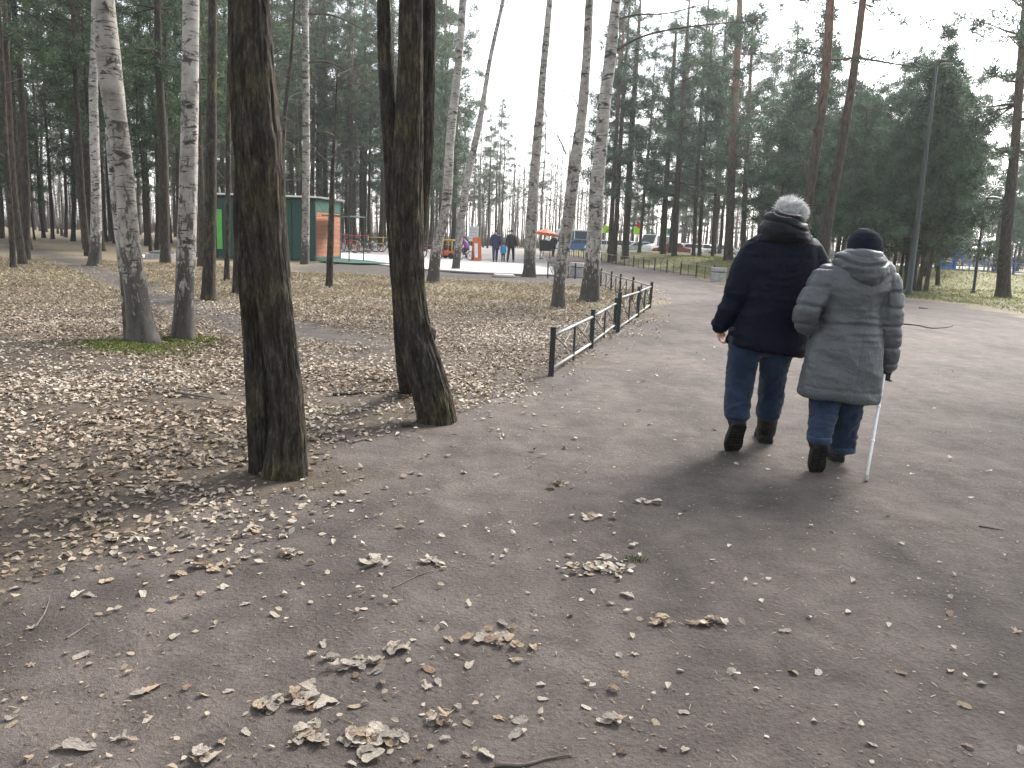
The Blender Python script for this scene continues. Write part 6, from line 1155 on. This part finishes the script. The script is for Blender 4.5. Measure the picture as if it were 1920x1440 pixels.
# debris: needles, chips and small stalks strewn over the path
N = 9000; Yd = rg.uniform(1.9, 10, N)**1.0; px = rg.uniform(-60, 1980, N); pd = np.c_[(px-960)/F*Yd*1.01, Yd]; dd = sdist(PATH, pd); kp = (dd < 0.6); pd = pd[kp]; N = len(pd); a = rg.uniform(0, 6.28, N); L_ = rg.uniform(0.006, 0.028, N); W_ = rg.uniform(0.0012, 0.0035, N); chip = rg.random(N) < 0.35; L_ = np.where(chip, rg.uniform(0.004, 0.012, N), L_); W_ = np.where(chip, L_*0.7, W_)
u = np.c_[np.cos(a), np.sin(a), rg.normal(0, 0.12, N)]*L_[:, None]/2; v = np.c_[-np.sin(a), np.cos(a), np.zeros(N)]*W_[:, None]/2; c = np.c_[pd, gz(pd)+0.003]; t3 = np.array([0, 0, 0.0025])
V = np.stack([c-u-v, c+u-v, c+u+v, c-u+v, c+t3], 1).reshape(-1, 3); i = np.arange(N)[:, None]*5; me = make_mesh('debris', V, np.concatenate([i+np.array([[0, 1, 4]]), i+np.array([[1, 2, 4]]), i+np.array([[2, 3, 4]]), i+np.array([[3, 0, 4]])]), False); me.attributes.new('tint', 'FLOAT', 'POINT').data.foreach_set('value', np.repeat(np.where(rg.random(N) < 0.65, rg.uniform(0, 0.35, N), rg.uniform(0.4, 0.8, N)), 5).astype(np.float32)); tag(obj('debris', me, MT['leaf_litter']), 'needles and tiny chips strewn over the path', 'debris', kind='stuff')
# single sticks
def stick(label, pts, r, m='stick', fork=None):
    w = []
    for px, py in pts: p = G(px, py); p[2] = gz1(p[0], p[1])+r*0.9; w.append(p)
    w = resample(np.array(w), 14); w[:, :2] += np.c_[noise(w*9), noise(w*9+5)]*r*1.5; mb = MB(); mb.tube(w, np.linspace(r, r*0.45, 14)*(1+0.15*np.sin(np.arange(14)*2.1)), 7)
    for i, (dx, dy, l) in (fork or {}).items(): mb.tube([w[i], w[i]+np.array([dx, dy, 0.01])*l*0.5, w[i]+np.array([dx, dy, 0.02])*l], [r*0.6, r*0.45, r*0.25], 5)
    t = thing('stick', label, 'stick', tuple(w[0])); part('branch', mb.mesh('branch'), MT[m], t)
stick('thick grey stick at the bottom edge of the path', [(925, 1438), (985, 1434), (1030, 1420), (1072, 1414)], 0.006)
stick('long dark wavy branch on the dirt right of the woman', [(1686, 608), (1720, 611), (1745, 616), (1772, 615), (1788, 612)], 0.013, 'stick_dark', {9: (0.4, 0.3, 0.4)})
stick('short dark stick on the dirt behind the woman near the lawn', [(1723, 578), (1741, 580)], 0.016, 'stick_dark')
stick('short dark branch lying at the foot of the double dark tree', [(362, 929), (415, 927)], 0.010, 'stick', {6: (0.3, -0.2, 0.12)})
stick('thin forked twig in the lower left litter', [(65, 1180), (85, 1150), (93, 1125)], 0.004, 'stick', {8: (-0.4, 0.5, 0.06)})
stick('pale bent twig on the path at lower left', [(125, 1200), (145, 1185), (165, 1172)], 0.004, 'stick')
stick('thin straight twig on the path left of the leaf heap', [(735, 1105), (775, 1085), (812, 1070)], 0.003, 'stick', {9: (0.4, 0.1, 0.05)})
stick('small bark stick by the foot of the bent dark tree', [(750, 801), (768, 799), (778, 796)], 0.014, 'stick_dark')
stick('pale broken twig left of the bent dark tree', [(660, 832), (690, 824)], 0.010, 'stick')
stick('dark dead branch lying before the bent dark tree on the litter', [(625, 738), (680, 734), (745, 731)], 0.014, 'stick_dark', {5: (0.2, 0.4, 0.3)})
stick('long grey fallen branch on the litter left of the double dark tree', [(270, 715), (330, 735), (400, 750)], 0.016, 'stick', {6: (0.5, -0.1, 0.5)})
stick('thin dark twig on the path near the right edge', [(1835, 990), (1858, 993), (1880, 997)], 0.004, 'stick_dark')
stick('curved pale twig at the path centre above the leaf heap', [(1097, 885), (1105, 875), (1113, 868)], 0.005, 'stick')

# ------------------------------------------------------------------ haze
def haze(density=0.0006, aniso=0.6):
    mb = MB(); mb.box((-330, -40, -1.5), (330, 240, 26)); me = mb.mesh('haze', False)
    m, nt = new_mat('haze_air'); v = nd(nt, 'VolumePrincipled', {'Color': (0.93, 0.96, 0.98), 'Density': density, 'Anisotropy': aniso}); o = nd(nt, 'OutputMaterial'); nt.links.new(v.outputs[0], o.inputs['Volume'])
    tag(obj('haze', me, m), 'thin pale spring haze over the whole park', 'haze', kind='stuff')
haze()

# ------------------------------------------------------------------ labels by place for rows of look-alikes
ORD = 'first second third fourth fifth sixth seventh eighth ninth tenth eleventh twelfth thirteenth fourteenth fifteenth sixteenth seventeenth eighteenth nineteenth twentieth'.split()
def order_labels(group, phrase):
    t = [o for o in bpy.data.objects if o.parent is None and o.get('group') == group]; t.sort(key=lambda o: proj(tuple(o.location))[0]); n = len(t)
    for i, o in enumerate(t):
        if i < len(ORD) and i <= n/2 or n-1-i >= len(ORD): o['label'] = '%s %s, counted from the left' % (ORD[min(i, 19)], phrase)
        else: o['label'] = '%s %s, counted from the right' % (ORD[n-1-i], phrase)
for g, ph in (('front pines of the left wood', 'slender grey pine in the front rows of the left wood'), ('young pines at the lamp post', 'young pine in the tight row at the lamp post'), ('pines behind the kiosk', 'slim dark pine right behind kiosk and bicycles'), ('grove behind the couple', 'dense pine in the grove behind the couple'), ('young pines behind the lamp post', 'young bushy pine behind woman and lamp post'), ('pines behind the mound', 'broad pine behind the mound pines'), ('pines beyond the blue fence', 'pine beyond the blue fence at the lawn'), ('tall pines beyond the plaza', 'tall far pine beyond the plaza over the kiosk'), ('far pines beyond the plaza', 'far pine between the two dark trees'), ('far trees at the right', 'far tree beyond the playground at the right'), ('pines behind the playground roof', 'spreading pine behind the blue playground roof'), ('far trees beyond the road', 'far grey tree beyond the road and cars')): order_labels(g, ph)
